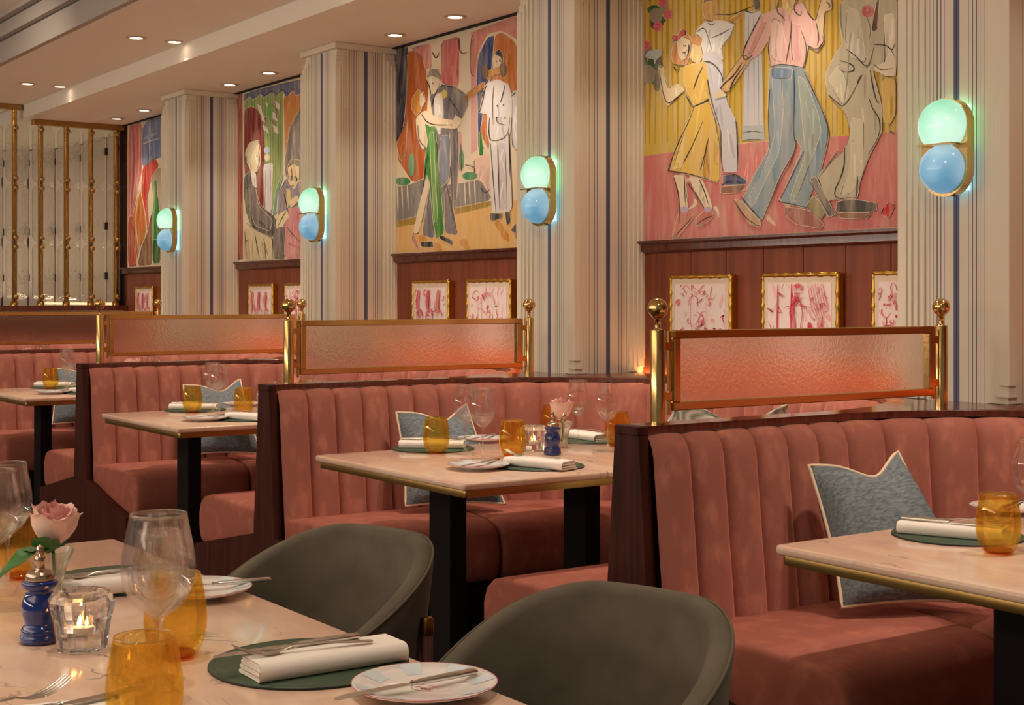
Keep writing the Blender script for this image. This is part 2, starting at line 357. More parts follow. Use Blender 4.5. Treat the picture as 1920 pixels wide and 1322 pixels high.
# far left curved wall --------------------------------------------
cw = [(-10.95, 4.04), (-11.72, 4.04), (-12.38, 4.03), (-12.86, 3.96), (-13.13, 3.80), (-13.31, 3.62), (-13.45, 3.2), (-13.55, 2.6), (-13.6, 1.6), (-13.6, -4.5)]
b = MB(); n = len(cw)
b.add([(x - .06, y + .08, z) for x, y in cw for z in (0, 2.75)], [(2 * i, 2 * i + 1, 2 * i + 3, 2 * i + 2) for i in range(n - 1)])
wl = struct(b.obj('wall_left', 'left_panel'))
for i in range(n - 1):
    a, c_ = Vector(cw[i] + (0,)), Vector(cw[i + 1] + (0,)); d = (c_ - a).normalized(); nn = Vector((d.y, -d.x, 0))
    if nn.dot(Vector((1, -1, 0))) < 0: nn = -nn
    p = [a + d * .012, c_ - d * .012]; q = [v - nn * .02 for v in p]
    b = MB().prism([(v.x, v.y) for v in (p[0], p[1], q[1], q[0])], .0, 2.59)
    b.obj('wall_panel', 'left_panel', wl)
    for z in (2.48, 1.86, 1.445):
        b = MB(); m_ = c_ + nn * .0
        pts = [m_ - d * .022 - nn * .02, m_ + d * .022 - nn * .02, m_ + d * .022 + nn * .022, m_ - d * .022 + nn * .022]
        b.prism([(v.x, v.y) for v in pts], z - .03, z + .03); b.obj('bracket', 'bracket_black', wl)
struct(MB().box(-10.955, -10.925, WALL - .03, WALL + .16, 1.2, 2.60).obj('trim_4', 'slot_black'))
struct(MB().box(-13.3, -11.2, 3.9, 3.93, 1.205, 1.225).obj('trim_5', 'glow_strip'))
lamp('AREA', 'screen_uplight', (-12.0, 3.5, 1.25), 5, (1, .78, .52), (R(180), 0, 0), shape='RECTANGLE', size=2.4, size_y=.05)

# ceiling lamps
ring = MB(); ring.lathe([(.036, -.001), (.037, -.007), (.054, -.005), (.057, 0)], 20)
rm = ring.mesh('lamp_trim', 'lamp_ring', True); dm = MB().lathe([(.001, -.0025), (.036, -.0025)], 20).mesh('lamp_disc', 'lamp_disc')
def downlight(x, y, z, label, grp):
    t = thing('ceiling_lamp', label, 'ceiling lamp', (x, y, z), group=grp)
    for nm, me in (('lamp_trim', rm), ('lamp_lens', dm)):
        o = bpy.data.objects.new(nm, me); COL.objects.link(o); o.parent = t
bn = ['rightmost', 'second', 'third', 'fourth', 'farthest']
pos_a = {2: 'above the trumpeter mural pillar', 3: 'left of the ceiling beam, upper pair', 4: 'at the far left, above the brass screen'}
for i, (x, y) in enumerate(LAMPS_A):
    k = i // 2
    downlight(x, y, CH, 'recessed lamp in the aisle ceiling, %s one over the %s booth from the right' % ('left' if i % 2 == 0 else 'right', ['first', 'second', 'third', 'fourth', 'fifth'][k]), 'lamps in the aisle ceiling')
for i, (x, y) in enumerate(LAMPS_W):
    k = i // 2
    downlight(x, y, CL, 'recessed lamp near the wall, %s one before the %s mural from the right' % ('right' if i % 2 == 0 else 'left', ['first', 'second', 'third', 'fourth', 'fifth'][k]), 'lamps in the soffit beside the murals')

# ================================================================== BOOTHS
A_, B_, Y0, YE = .9875, .86, 2.90, 2.235
def path(s_n):          # dense U path of the board face: list of (u, y, nx, ny, s)
    pts = []
    m = 12
    for i in range(m): pts.append((-A_, YE + (Y0 - YE) * i / m))
    m = 90
    for i in range(m + 1):
        a = math.pi - math.pi * i / m; pts.append((A_ * math.cos(a), Y0 + B_ * math.sin(a)))
    m = 12
    for i in range(1, m + 1): pts.append((A_, Y0 - (Y0 - YE) * i / m))
    return pts
PT = path(0); SL = [0]
for i in range(1, len(PT)): SL.append(SL[-1] + math.dist(PT[i], PT[i - 1]))
LT = SL[-1]
def P(s):
    s = max(0, min(LT, s)); i = 1
    while SL[i] < s - 1e-9 and i < len(SL) - 1: i += 1
    f = (s - SL[i - 1]) / (SL[i] - SL[i - 1]); a, b_ = PT[i - 1], PT[i]
    p = Vector((a[0] + (b_[0] - a[0]) * f, a[1] + (b_[1] - a[1]) * f))
    i0, i1 = max(0, i - 2), min(len(PT) - 1, i + 1); d = Vector((PT[i1][0] - PT[i0][0], PT[i1][1] - PT[i0][1])).normalized()
    return p, Vector((d.y, -d.x))       # inward normal for this winding
s_arc0 = Y0 - YE
def channels():
    """list of channel meshes along the U (booth-local x = u, y = world y, z = world z)"""
    out = []
    n1 = 6; n2 = 20
    ed = [s_arc0 * i / n1 for i in range(n1)] + [s_arc0 + (LT - 2 * s_arc0) * i / n2 for i in range(n2)] + [LT - s_arc0 + s_arc0 * i / n1 for i in range(n1 + 1)]
    zt = .925
    for a, b_ in zip(ed[:-1], ed[1:]):
        rows = []; m = 10
        zs = [.30, .42, .5, .6, .7, .8, .87, .90, .913, .921, .925]
        for j in range(m + 1):
            f = j / m; s = a + (b_ - a) * f; p, nn = P(s); bul = .030 * math.sqrt(max(0, 1 - (2 * f - 1) ** 2)) ** .9
            r = []
            for z in zs:
                off = .022 + .10 * (zt - z) + bul
                k = max(0, (z - .87) / .055); off2 = off * math.sqrt(max(0, 1 - k * k * .98))
                r.append((p.x + nn.x * off2, p.y + nn.y * off2, z - (.006 * (1 - bul / .030) if z > .88 else 0)))
            r.append((p.x, p.y, zt - .004)); rows.append(r)
        out.append(MB().grid(rows, flip=True))
    return out
CHM = [c.mesh('back_channel', 'velvet', True) for c in channels()]
# seats
ai, bi = .345, .36
def seat(kind):
    prof = [(.10, .40), (.10, .47), (.3, .484), (.62, .488), (.84, .484), (.93, .470), (.975, .445), (1.0, .40), (1.0, .35), (.985, .31), (.96, .290), (.93, .284), (.5, .33)]
    b = MB(); rows = []
    def sec(po, pi, sc_=1.0, dz=0):
        c0 = (.55, .39); r = []
        for f, z in prof:
            f = c0[0] + (f - c0[0]) * (1 - (1 - sc_) * .25); z = c0[1] + (z - c0[1]) * sc_
            r.append((po[0] + (pi[0] - po[0]) * f, po[1] + (pi[1] - po[1]) * f, z))
        return r
    n = 18; st = []
    if kind == 0:
        for i in range(n + 1):
            f = i / n; yo = YE + .0 + (2.90 - YE) * f; yi = YE + (2.77 - YE) * f; st.append(((-A_, yo), (-ai, yi)))
    else:
        n = 44; a0 = R(180)
        for i in range(n + 1):
            f = i / n; a = math.pi * (1 - f); e = .13 * (abs(2 * f - 1)) ** 8
            st.append(((A_ * math.cos(a), Y0 + B_ * math.sin(a)), (ai * math.cos(a), 2.91 + bi * math.sin(a) - e)))
    N = len(st)
    for i, (po, pi) in enumerate(st):
        if i == 0 and True:
            for s_, k in ((.80, 0), (.93, .10), (.985, .35)):
                q = st[1]; rows.append(sec([po[0] + (q[0][0] - po[0]) * k, po[1] + (q[0][1] - po[1]) * k], [pi[0] + (q[1][0] - pi[0]) * k, pi[1] + (q[1][1] - pi[1]) * k], s_))
            continue
        if i == N - 1:
            q = st[-2]
            for s_, k in ((.985, .35), (.93, .10), (.80, 0)):
                rows.append(sec([po[0] + (q[0][0] - po[0]) * k, po[1] + (q[0][1] - po[1]) * k], [pi[0] + (q[1][0] - pi[0]) * k, pi[1] + (q[1][1] - pi[1]) * k], s_))
            continue
        rows.append(sec(po, pi))
    b.grid(rows, closed_u=True)
    k = len(prof); b.f.append(tuple(range(k))[::-1]); b.mi.append(0); o = len(b.v); b.f.append(tuple(range(o - k, o))); b.mi.append(0)
    if kind == 2: b.v = [(-x, y, z) for x, y, z in b.v]; b.f = [f[::-1] for f in b.f]
    return b
def seat_k(kind):
    if kind == 2:
        b = seat(0); b.v = [(-x, y, z) for x, y, z in b.v]; b.f = [f[::-1] for f in b.f]; return b
    return seat(kind)
SEATM = [seat_k(k).mesh('seat_cushion', 'velvet_seat', angle=50) for k in range(3)]
# plinth
def plinth():
    b = MB(); o = []; ii = []
    for i, (u, y) in enumerate(PT):
        o.append((u, y))
    N = len(o); inner = []
    for i, (u, y) in enumerate(o):
        if y <= Y0 and u < 0: inner.append((-.40, y))
        elif y <= Y0 and u > 0: inner.append((.40, y))
        else:
            a = math.atan2((y - Y0) / B_, u / A_); inner.append((.40 * math.cos(a), 2.91 + .42 * math.sin(a)))
    rows = [[(a[0], a[1], .002), (a[0], a[1], .283), (c_[0], c_[1], .283), (c_[0], c_[1], .002)] for a, c_ in zip(o, inner)]
    return b.grid(rows, closed_u=True).mesh('plinth', 'black')
PLM = plinth()
# board behind the upholstery
def backing():
    rows = []
    for i, (u, y) in enumerate(PT):
        s = SL[i]; p, nn = P(s); th = .030
        o_ = p - nn * th; i_ = p + nn * -.001
        rows.append([(o_.x, o_.y, .0), (o_.x, o_.y, .922), (i_.x, i_.y, .922), (i_.x, i_.y, .0)])
    return MB().grid(rows, closed_u=True).mesh('backing_board', 'mahogany', angle=40)
BKM = backing()
# flat wooden ledge
def ledge(pillars):
    b = MB(); H = BS / 2 - .0005; inner = []; outer = []
    YB = WALL - .028
    for i, (u, y) in enumerate(PT):
        p, nn = P(SL[i]); q = p + nn * .006; inner.append((q.x, q.y))
        if y <= Y0 + 1e-6: outer.append((H if u > 0 else -H, y))
        else:
            a = math.atan2(y - Y0, u); dx, dy = math.cos(a), math.sin(a)
            t_ = min(H / abs(dx) if abs(dx) > 1e-6 else 9, (YB - Y0) / dy if dy > 1e-6 else 9); outer.append((dx * t_, Y0 + dy * t_))
    z0, z1 = .9262, .945
    rows = [[(a[0], a[1], z0 + .003), (a[0], a[1], z1 - .003), (a[0] + (c_[0] - a[0]) * .02, a[1] + (c_[1] - a[1]) * .02, z1), (c_[0], c_[1], z1), (c_[0], c_[1], z0), (a[0], a[1], z0)] for a, c_ in zip(inner, outer)]
    b.grid(rows, closed_u=True)
    k = 6; b.f.append(tuple(range(k))[::-1]); b.mi.append(0); o = len(b.v); b.f.append(tuple(range(o - k, o))); b.mi.append(0)
    return b.mesh('wooden_ledge', 'mahogany', angle=30)
LGM = ledge(True)
bl = ['rightmost booth, nearest the camera', 'second booth from the right, behind two dark chairs', 'third booth from the right', 'fourth booth from the right, at the left edge', 'farthest booth, behind the leftmost glass divider']
bshort = ['rightmost booth table', 'second booth table from the right', 'third booth table from the right', 'leftmost booth table', 'table behind the leftmost glass divider']
for k, xc in enumerate(bayx):
    t = thing('banquette', 'U-shaped pink velvet banquette, ' + bl[k], 'banquette', (xc, 0, 0), group='pink velvet banquettes')
    rng = range(len(CHM))
    for i in rng:
        o = bpy.data.objects.new('back_channel', CHM[i]); COL.objects.link(o); o.parent = t
    for m_ in SEATM:
        o = bpy.data.objects.new('seat_cushion', m_); COL.objects.link(o); o.parent = t
    for nm, m_ in (('plinth', PLM), ('backing_board', BKM)):
        o = bpy.data.objects.new(nm, m_); COL.objects.link(o); o.parent = t
    o = bpy.data.objects.new('wooden_ledge', LGM); COL.objects.link(o); o.location = (xc, 0, 0)
    tag(o, 'reddish wooden ledge of the ' + bl[k], 'ledge', 'wooden ledges above the banquettes')
    # warm light hidden in the slot behind the ledge
    MBs = MB().box(xc - .93, xc + .93, WALL - .024, WALL - .004, .930, .941)
    x0 = xc
    lo = MBs.obj('light_strip', 'led_strip'); tag(lo, 'orange light strip of the ' + bl[k], 'light strip', 'light strips behind the ledges')
# end boards + glass dividers
def end_board():
    h = lambda z: .0425 + .08 * (.945 - z)
    pr = [(h(.9225), .9225), (h(.40), .40), (.63, .289), (.63, .0)]
    poly = [(x, z) for x, z in pr] + [(-x, z) for x, z in reversed(pr)]
    b = MB().prism(poly, 2.203, 2.2335, axis='y')
    return b.mesh('end_board', 'dark_wood')
EBM = end_board()
pn = ['nearest the camera', 'second from the right', 'third from the right', 'at the left edge of the view']
ball = MB(); ball.lathe([(.0005, .0)] + [(.0255 * math.sin(math.pi * i / 14), .0255 - .0255 * math.cos(math.pi * i / 14)) for i in range(1, 14)] + [(.0005, .051)], 24)
BALM = ball.mesh('ball_finial', 'brass', True)
NEKM = MB().lathe([(.011, 0), (.0085, .003), (.0075, .006), (.0075, .026), (.012, .029)], 16).mesh('neck', 'brass', True)
POSM = MB().lathe([(.0001, 0), (.0185, 0), (.0185, .228), (.0175, .230), (.0001, .230)], 24).mesh('post', 'brass', angle=40)
for k, xc in enumerate(parx):
    t = thing('end_panel', 'dark wooden end panel of the booth partition ' + pn[k], 'panel', (xc, 0, 0), group='wooden end panels')
    o = bpy.data.objects.new('end_board', EBM); COL.objects.link(o); o.parent = t
    MB().box(-.044, .044, 2.2, 2.2345, .9228, .9450, bev=.002).obj('cap_board', 'dark_wood', t)
    t = thing('glass_divider', 'frosted glass divider in a brass frame between posts, ' + pn[k], 'divider', (xc, 0, .9455), group='glass dividers on the booth partitions')
    for y in (2.302, 3.372):
        for nm, me, z in (('post', POSM, 0), ('neck', NEKM, .230), ('ball_finial', BALM, .257)):
            o = bpy.data.objects.new(nm, me); COL.objects.link(o); o.parent = t; o.location = (0, y, z)
    ya, yb, za, zb = 2.346, 3.326, .030, .2285; fw = .021; xd = .013
    for p0, p1, q0, q1 in ((ya, yb, zb - fw, zb), (ya, yb, za, za + fw)):
        MB().box(-xd, xd, p0, p1, q0, q1, bev=.002).obj('frame_rail', 'brass', t)
    for p0, p1 in ((ya, ya + fw), (yb - fw, yb)):
        MB().box(-xd, xd, p0, p1, za + fw, zb - fw, bev=.002).obj('frame_rail', 'brass', t)
    MB().box(-.003, .003, ya + fw - .002, yb - fw + .002, za + fw - .002, zb - fw + .002).obj('glass_pane', 'frosted_pane', t)
    for y0, y1 in ((2.316, ya), (yb, 3.36)):
        for z in (.066, .19):
            MB().box(-.007, .007, y0, y1, z - .01, z + .01, bev=.001).obj('clip', 'brass', t)
        ym = (y0 + y1) / 2 + (.008 if y0 < 3 else -.008)
        MB().box(-.004, .004, ym - .004, ym + .004, .02, .226).obj('clip_bar', 'brass', t)

# ================================================================== BRASS SCREEN (far left)
XS = -10.87
hw = MB(); hw.box(XS - .13, XS + .003, 2.2, 3.89, 0, 1.16); hw.box(XS - .15, XS + .06, 2.18, 3.89, 1.165, 1.205, bev=.003)
tag(hw.obj('half_wall', 'mahogany'), 'chest-high reddish wooden half wall below the brass screen', 'half wall')
ys = [on_x(px, 400, XS).y for px in (-22, 27, 76, 124, 170, 217)]
t = thing('room_screen', 'brass post screen holding rounded textured glass plates at the far left', 'screen', (XS, 0, 1.205))
POSTL = []
for i, y in enumerate(ys):
    top = (CH if i < 2 else CL) - 1.205
    b = MB(); b.lathe([(.027, 0), (.027, .03), (.019, .032), (.019, top - .04)], 14); b.obj('post', 'brass_hammered', t, True, loc=(0, y, 0)); POSTL.append(y)
MB().box(-.03, .03, ys[0] - .5, ys[1] + .05, CH - 1.205 - .042, CH - 1.2055, bev=.003).obj('top_rail', 'brass_band', t)
MB().box(-.03, .03, ys[2] - .06, ys[5] + .06, CL - 1.205 - .042, CL - 1.2055, bev=.003).obj('top_rail', 'brass_band', t)
def rrect(w_, h_, r, n=5):
    p = []
    for cx, cy, a0 in ((w_ - r, h_ - r, 0), (-w_ + r, h_ - r, 90), (-w_ + r, -h_ + r, 180), (w_ - r, -h_ + r, 270)):
        for i in range(n + 1): a = R(a0 + 90 * i / n); p.append((cx + r * math.cos(a), cy + r * math.sin(a)))
    return p
RP = MB().prism(rrect(.083, .213, .05), -.006, .006, axis='x').mesh('glass_plate', 'textured_pane', angle=40)
KN = MB(); KN.lathe([(.0001, .012), (.012, .011), (.019, .004), (.019, -.004)], 14); KN.v = [(z, x, y) for x, y, z in KN.v]
KNM = KN.mesh('knob', 'brass_band', True)
zc = [on_x(140, y, XS).z - 1.205 for y in (294, 403, 511)]
for i, y in enumerate(ys):
    for j, z in enumerate(zc):
        o = bpy.data.objects.new('glass_plate', RP); COL.objects.link(o); o.parent = t; o.location = (.030, y + .012, z)
        for dz in (-.185, .185):
            q = bpy.data.objects.new('knob', KNM); COL.objects.link(q); q.parent = o; q.location = (.013, -.012, dz)
        if j < 2:
            MB().box(.024, .030, y - .03, y + .055, (z + zc[j + 1]) / 2 - .012, (z + zc[j + 1]) / 2 + .012).obj('link_plate', 'textured_pane', t)

# ================================================================== SCONCES
def sconce_proto():
    t = thing('wall_sconce', '', 'wall lamp', (0, 0, 0), group='two-globe wall lamps on the pillars')
    b = MB(); pill = []
    rr = .083; dz = .064
    for i in range(25): a = math.pi * i / 24; pill.append((rr * math.cos(a), dz + rr * math.sin(a)))
    for i in range(25): a = math.pi + math.pi * i / 24; pill.append((rr * math.cos(a), -dz + rr * math.sin(a)))
    b.prism(pill, -.036, -.003, axis='y'); b.obj('back_plate', 'brass', t, angle=40)
    for z0, z1, m_ in ((.0, .128, 'glow_green'), (-.128, .0, 'glow_blue')): MB().box(-.050, .050, -.0028, .0205, z0 + .001, z1 - .001).obj('back_light', m_, t)
    def globe(cz, r, cut, nm, m_):
        b = MB(); rows = []
        for i in range(15):
            a = math.pi / 2 * i / 14; q = r * math.cos(a); y = -.036 - .070 * math.sin(a)
            rows.append([(q * math.cos(2 * math.pi * j / 32), y, max(cz + q * math.sin(2 * math.pi * j / 32), cut)) for j in range(32)])
        rows.insert(0, [(p[0], -.034, p[2]) for p in rows[0]])
        b.grid(rows, closed_u=True, flip=True); b.obj(nm, m_, t, True)
    globe(.064, .080, .008, 'upper_globe', 'globe_green'); globe(-.064, .0735, -9, 'lower_globe', 'globe_blue')
    MB().box(-.062, .062, -.085, -.042, .004, .0085).obj('divider_band', 'brass', t)
    return t
def globe_mat(name, c1, c2, st):
    m = mat(name, c1, .18, spec=.5); n, l = m.node_tree.nodes, m.node_tree.links; b = n['Principled BSDF']
    tc = n.new('ShaderNodeTexCoord'); g = n.new('ShaderNodeTexNoise'); g.inputs['Scale'].default_value = 7; g.inputs['Detail'].default_value = 1; l.new(tc.outputs['Object'], g.inputs[0])
    r = n.new('ShaderNodeValToRGB'); e = r.color_ramp.elements; e[0].position = .36; e[0].color = lin(c1); e[1].position = .62; e[1].color = lin(c2); l.new(g.outputs['Fac'], r.inputs[0])
    l.new(r.outputs[0], b.inputs['Emission Color']); b.inputs['Emission Strength'].default_value = st
globe_mat('globe_green', (134, 206, 172), (206, 238, 220), .85); globe_mat('globe_blue', (92, 150, 184), (186, 214, 226), .66)
sp = Proto(sconce_proto())
sl = ['glowing green over blue glass wall lamp on the striped pillar nearest the camera', 'green over blue glass wall lamp on the pillar right of the trumpeter mural', 'green over blue glass wall lamp on the pillar left of the trumpeter mural', 'green over blue glass wall lamp on the farthest pillar by the painted bottle']
for k, xc in enumerate(px_c):
    sp.place((xc, PF, 1.702), 0, sl[k])
# ================================================================== TABLES
TZ = .75
def rounded(x0, x1, y0, y1, r, n=5):
    p = []
    for cx, cy, a0 in ((x1 - r, y1 - r, 0), (x0 + r, y1 - r, 90), (x0 + r, y0 + r, 180), (x1 - r, y0 + r, 270)):
        for i in range(n + 1): a = R(a0 + 90 * i / n); p.append((cx + r * math.cos(a), cy + r * math.sin(a)))
    return p
def slab(x0, x1, y0, y1, z0, z1, r, e):
    b = MB(); rows = []
    for ins, z in ((e, z0), (e * .3, z0 + e * .3), (0, z0 + e), (0, z1 - e), (e * .3, z1 - e * .3), (e, z1)):
        rows.append([(x, y, z) for x, y in rounded(x0 + ins, x1 - ins, y0 + ins, y1 - ins, max(.001, r - ins * .5))])
    b.grid(rows, closed_u=True); n = len(rows[0]); b.f += [tuple(range(n))[::-1], tuple(range(5 * n, 6 * n))]; b.mi += [0, 0]; return b
def make_table(x0, x1, y0, y1, legs, lab, cat='table', group=None, leg=(.06, .03)):
    cx, cy = (x0 + x1) / 2, (y0 + y1) / 2
    t = thing('dining_table', lab, cat, (cx, cy, 0), group=group)
    slab(x0 - cx, x1 - cx, y0 - cy, y1 - cy, TZ - .020, TZ, .012, .006).obj('marble_top', 'marble', t, angle=50)
    slab(x0 - cx + .012, x1 - cx - .012, y0 - cy + .012, y1 - cy - .012, TZ - .041, TZ - .0203, .01, .001).obj('brass_edge', 'brass_band', t, angle=40)
    for lx, ly in legs:
        MB().box(lx - cx - leg[0], lx - cx + leg[0], ly - cy - leg[1], ly - cy + leg[1], .018, TZ - .0415, bev=.002).obj('leg', 'black', t)
        MB().box(lx - cx - leg[0] - .10, lx - cx + leg[0] + .10, ly - cy - leg[1] - .09, ly - cy + leg[1] + .09, .001, .0175, bev=.004).obj('foot_plate', 'black', t)
    return t
TX = [-3.703 + BS * (1 - k) for k in range(5)]; TX[0] = -1.655
tl = ['pink marble booth table with brass edge at the right edge, nearest the camera', 'pink marble booth table with brass edge behind the two dark chairs', 'pink marble booth table with brass edge in the third booth from the right', 'pink marble booth table with brass edge at the left edge of the view', 'pink marble booth table beyond the leftmost glass divider']
for k, cx in enumerate(TX):
    make_table(cx - .442, cx + .442, 2.107, 3.24, [(cx, 2.335), (cx, 2.85)], tl[k], group='marble booth tables')
make_table(-2.938, -1.10, .16, 1.030, [(-2.35, .6), (-1.5, .6)], 'large pale pink marble table with grey veins in the foreground', leg=(.05, .05))

# ================================================================== TABLEWARE
def wine(h, w_, nm='wine_glass'):
    t = thing(nm, '', 'wine glass', (0, 0, 0)); s = h / .222; q = w_ / .083
    pr = [(.0003, .0012), (.020, .001), (.036, .0008), (.0365, .0018), (.024, .0035), (.010, .008), (.0042, .018), (.0034, .04), (.0034, .075), (.0042, .092), (.007, .099)]
    MB().lathe([(r * q, z * s) for r, z in pr], 28).obj('stem', 'wine_glass', t, True)
    pr = [(.0070, .099), (.017, .106), (.028, .117), (.036, .131), (.0408, .149), (.0412, .163), (.0385, .183), (.0345, .203), (.0312, .222)]
    pin = [(max(.0004, r - .0011), z + (.002 if i < 3 else 0)) for i, (r, z) in enumerate(pr)]
    MB().lathe([(r * q, z * s) for r, z in smooth_prof(pr, 1) + smooth_prof(pin[::-1], 1)], 40).obj('bowl', 'wine_glass', t, True)
    MB().tube([(.0307 * q * math.cos(2 * math.pi * i / 40), .0307 * q * math.sin(2 * math.pi * i / 40), h) for i in range(40)], .00075, 6, closed=True).obj('rim', 'rim_glass', t, True)
    return t
def tumbler():
    t = thing('tumbler', '', 'tumbler', (0, 0, 0))
    o_ = [(.0004, .0), (.022, .0), (.030, .004), (.0375, .018), (.0425, .036), (.0438, .054), (.0425, .074), (.039, .096), (.0348, .117)]
    i_ = [(.0334, .1165), (.0375, .096), (.0410, .074), (.0422, .054), (.0405, .036), (.034, .020), (.022, .012), (.0004, .0105)]
    MB().lathe(smooth_prof(o_, 1) + smooth_prof(i_, 1), 48).obj('glass_body', 'amber_glass', t, True)
    MB().lathe([(.0004, .0012), (.0215, .0012), (.028, .005), (.026, .0085), (.0004, .0092)], 32).obj('thick_base', 'amber_deep', t, True)
    MB().tube([(.0341 * math.cos(2 * math.pi * i / 40), .0341 * math.sin(2 * math.pi * i / 40), .117) for i in range(40)], .0007, 6, closed=True).obj('rim', 'rim_glass', t, True); return t
def candle():
    t = thing('candle_holder', '', 'candle holder', (0, 0, 0))
    o_ = [(.0004, 0), (.030, 0), (.0345, .003), (.0365, .02), (.0405, .045), (.0455, .064), (.0460, .072), (.041, .081), (.034, .085)]
    i_ = [(.029, .082), (.0240, .070), (.0205, .05), (.0195, .030), (.017, .026), (.0004, .025)]
    b = MB(); n = 20; rows = []
    for r, z in o_ + i_:
        rows.append([(r * (1 + (.03 if j % 2 else -.03) * (1 if r > .02 else 0)) * math.cos(2 * math.pi * j / n), r * (1 + (.03 if j % 2 else -.03)) * math.sin(2 * math.pi * j / n), z) for j in range(n)])
    b.grid(rows, closed_u=True); b.obj('crystal_body', 'crystal', t)
    c_ = MB().lathe([(.0004, .0265), (.0155, .0265), (.016, .036), (.015, .037), (.0004, .0355)], 18).obj('tealight', 'wax', t, angle=40)
    MB().lathe([(.0003, .037), (.0024, .040), (.0030, .044), (.0016, .050), (.0003, .055)], 10).obj('flame', 'flame', c_, True)
    return t
def mill():
    t = thing('pepper_mill', '', 'pepper mill', (0, 0, 0))
    pr = [(.0004, 0), (.026, 0), (.0285, .003), (.029, .009), (.0265, .013), (.0275, .018), (.025, .023), (.0215, .027), (.0225, .033), (.0262, .044), (.0268, .052), (.0245, .062), (.0205, .070), (.0192, .075), (.0235, .079), (.0262, .083), (.0262, .088), (.0235, .0905), (.0004, .0905)]
    MB().lathe(smooth_prof(pr), 40).obj('mill_body', 'blue_lacquer', t, True)
    pr = [(.0205, .0905), (.0212, .093), (.0205, .100), (.016, .104), (.008, .106), (.0065, .108), (.0065, .119), (.0078, .121), (.0078, .124), (.0052, .127), (.0062, .133), (.0045, .140), (.0004, .142)]
    MB().lathe(smooth_prof(pr), 28).obj('steel_cap', 'steel_warm', t, True)
    cr = MB(); cr.tube([(-.004, 0, .1155), (-.020, -.004, .1145), (-.036, -.008, .111)], .0018, 8); c_ = cr.obj('crank', 'steel_warm', t, True)
    MB().lathe([(.006, .108), (.007, .1105), (.0035, .113), (.003, .116), (.0065, .121), (.0075, .127), (.005, .133), (.0004, .135)], 16, c=(-.037, -.008)).obj('crank_knob', 'steel_warm', c_, True)
    return t
def vase():
    t = thing('bud_vase', '', 'vase', (0, 0, 0))
    o_ = [(.0004, 0), (.022, 0), (.0235, .004), (.020, .008), (.0195, .02), (.0225, .04), (.027, .058), (.033, .074), (.040, .088)]
    i_ = [(.0385, .0882), (.0305, .072), (.0245, .056), (.020, .04), (.017, .022), (.015, .012), (.0004, .011)]
    b = MB(); n = 28; rows = []
    for r, z in o_ + i_:
        k = .035 if r > .017 else 0
        rows.append([(r * (1 + (k if j % 2 else -k)) * math.cos(2 * math.pi * j / n), r * (1 + (k if j % 2 else -k)) * math.sin(2 * math.pi * j / n), z) for j in range(n)])
    b.grid(rows, closed_u=True); b.obj('glass_body', 'vase_glass', t, angle=60)
    MB().lathe([(.0004, .0125), (.0145, .0135), (.0165, .024), (.0192, .04), (.0215, .048), (.0004, .048)], 20).obj('water', 'water', t, True)
    return t
def leafm(L, W, curl=.25, fold=.3):
    b = MB(); rows = []
    for i in range(13):
        f = i / 12; wd = W * math.sin(math.pi * f ** .8) ** .8 * (1 - .25 * f) if 0 < f < 1 else .0004
        z = -curl * L * f * f; r = []
        for j in range(7): v = (j - 3) / 3; r.append((v * wd, L * f, z + fold * abs(v) * wd + .002 * math.sin(f * 16) * abs(v)))
        rows.append(r)
    b.grid(rows); b.grid([[(x, y, z - .0006) for x, y, z in r] for r in rows], flip=True); return b
def place_leaf(par, L, W, p, yaw, pitch, curl=.25):
    o = leafm(L, W, curl).obj('leaf', 'leaf_green', par, True); o.location = p; o.rotation_euler = (R(pitch), 0, R(yaw)); return o
def petal(k, n, r0, h, opening, wid, curl, seed):
    rr = random.Random(seed); rows = []; b = MB(); ph = k * 2.399
    NU, NV = 13, 12
    for j in range(NV + 1):
        v = j / NV; row = []
        half = wid * (math.sin(math.pi * min(1, .10 + v * .62)) ** .8) * (1 if v < .8 else math.sqrt(max(.0, 1 - ((v - .8) / .2) ** 2 * .55)))
        for i in range(NU + 1):
            u = 2 * i / NU - 1
            rad = r0 * (.25 + .95 * math.sin(math.pi * .5 * min(1, v * 1.5)) ** .9) + opening * v ** 3 + curl * max(0, v - .8) ** 1.5 * 6 * (.6 + .4 * u * u)
            z = h * (v - .10 * u * u * v) - curl * max(0, v - .88) ** 1.3 * 5 + .002 * math.sin(u * 7 + k * 3) * v + rr.uniform(-.0006, .0006)
            a = ph + u * half + .25 * r0 * 0
            rad2 = rad * (1 + .05 * u * (1 if k % 2 else -1)); row.append((rad2 * math.cos(a), rad2 * math.sin(a), z))
        rows.append(row)
    b.grid(rows); return b
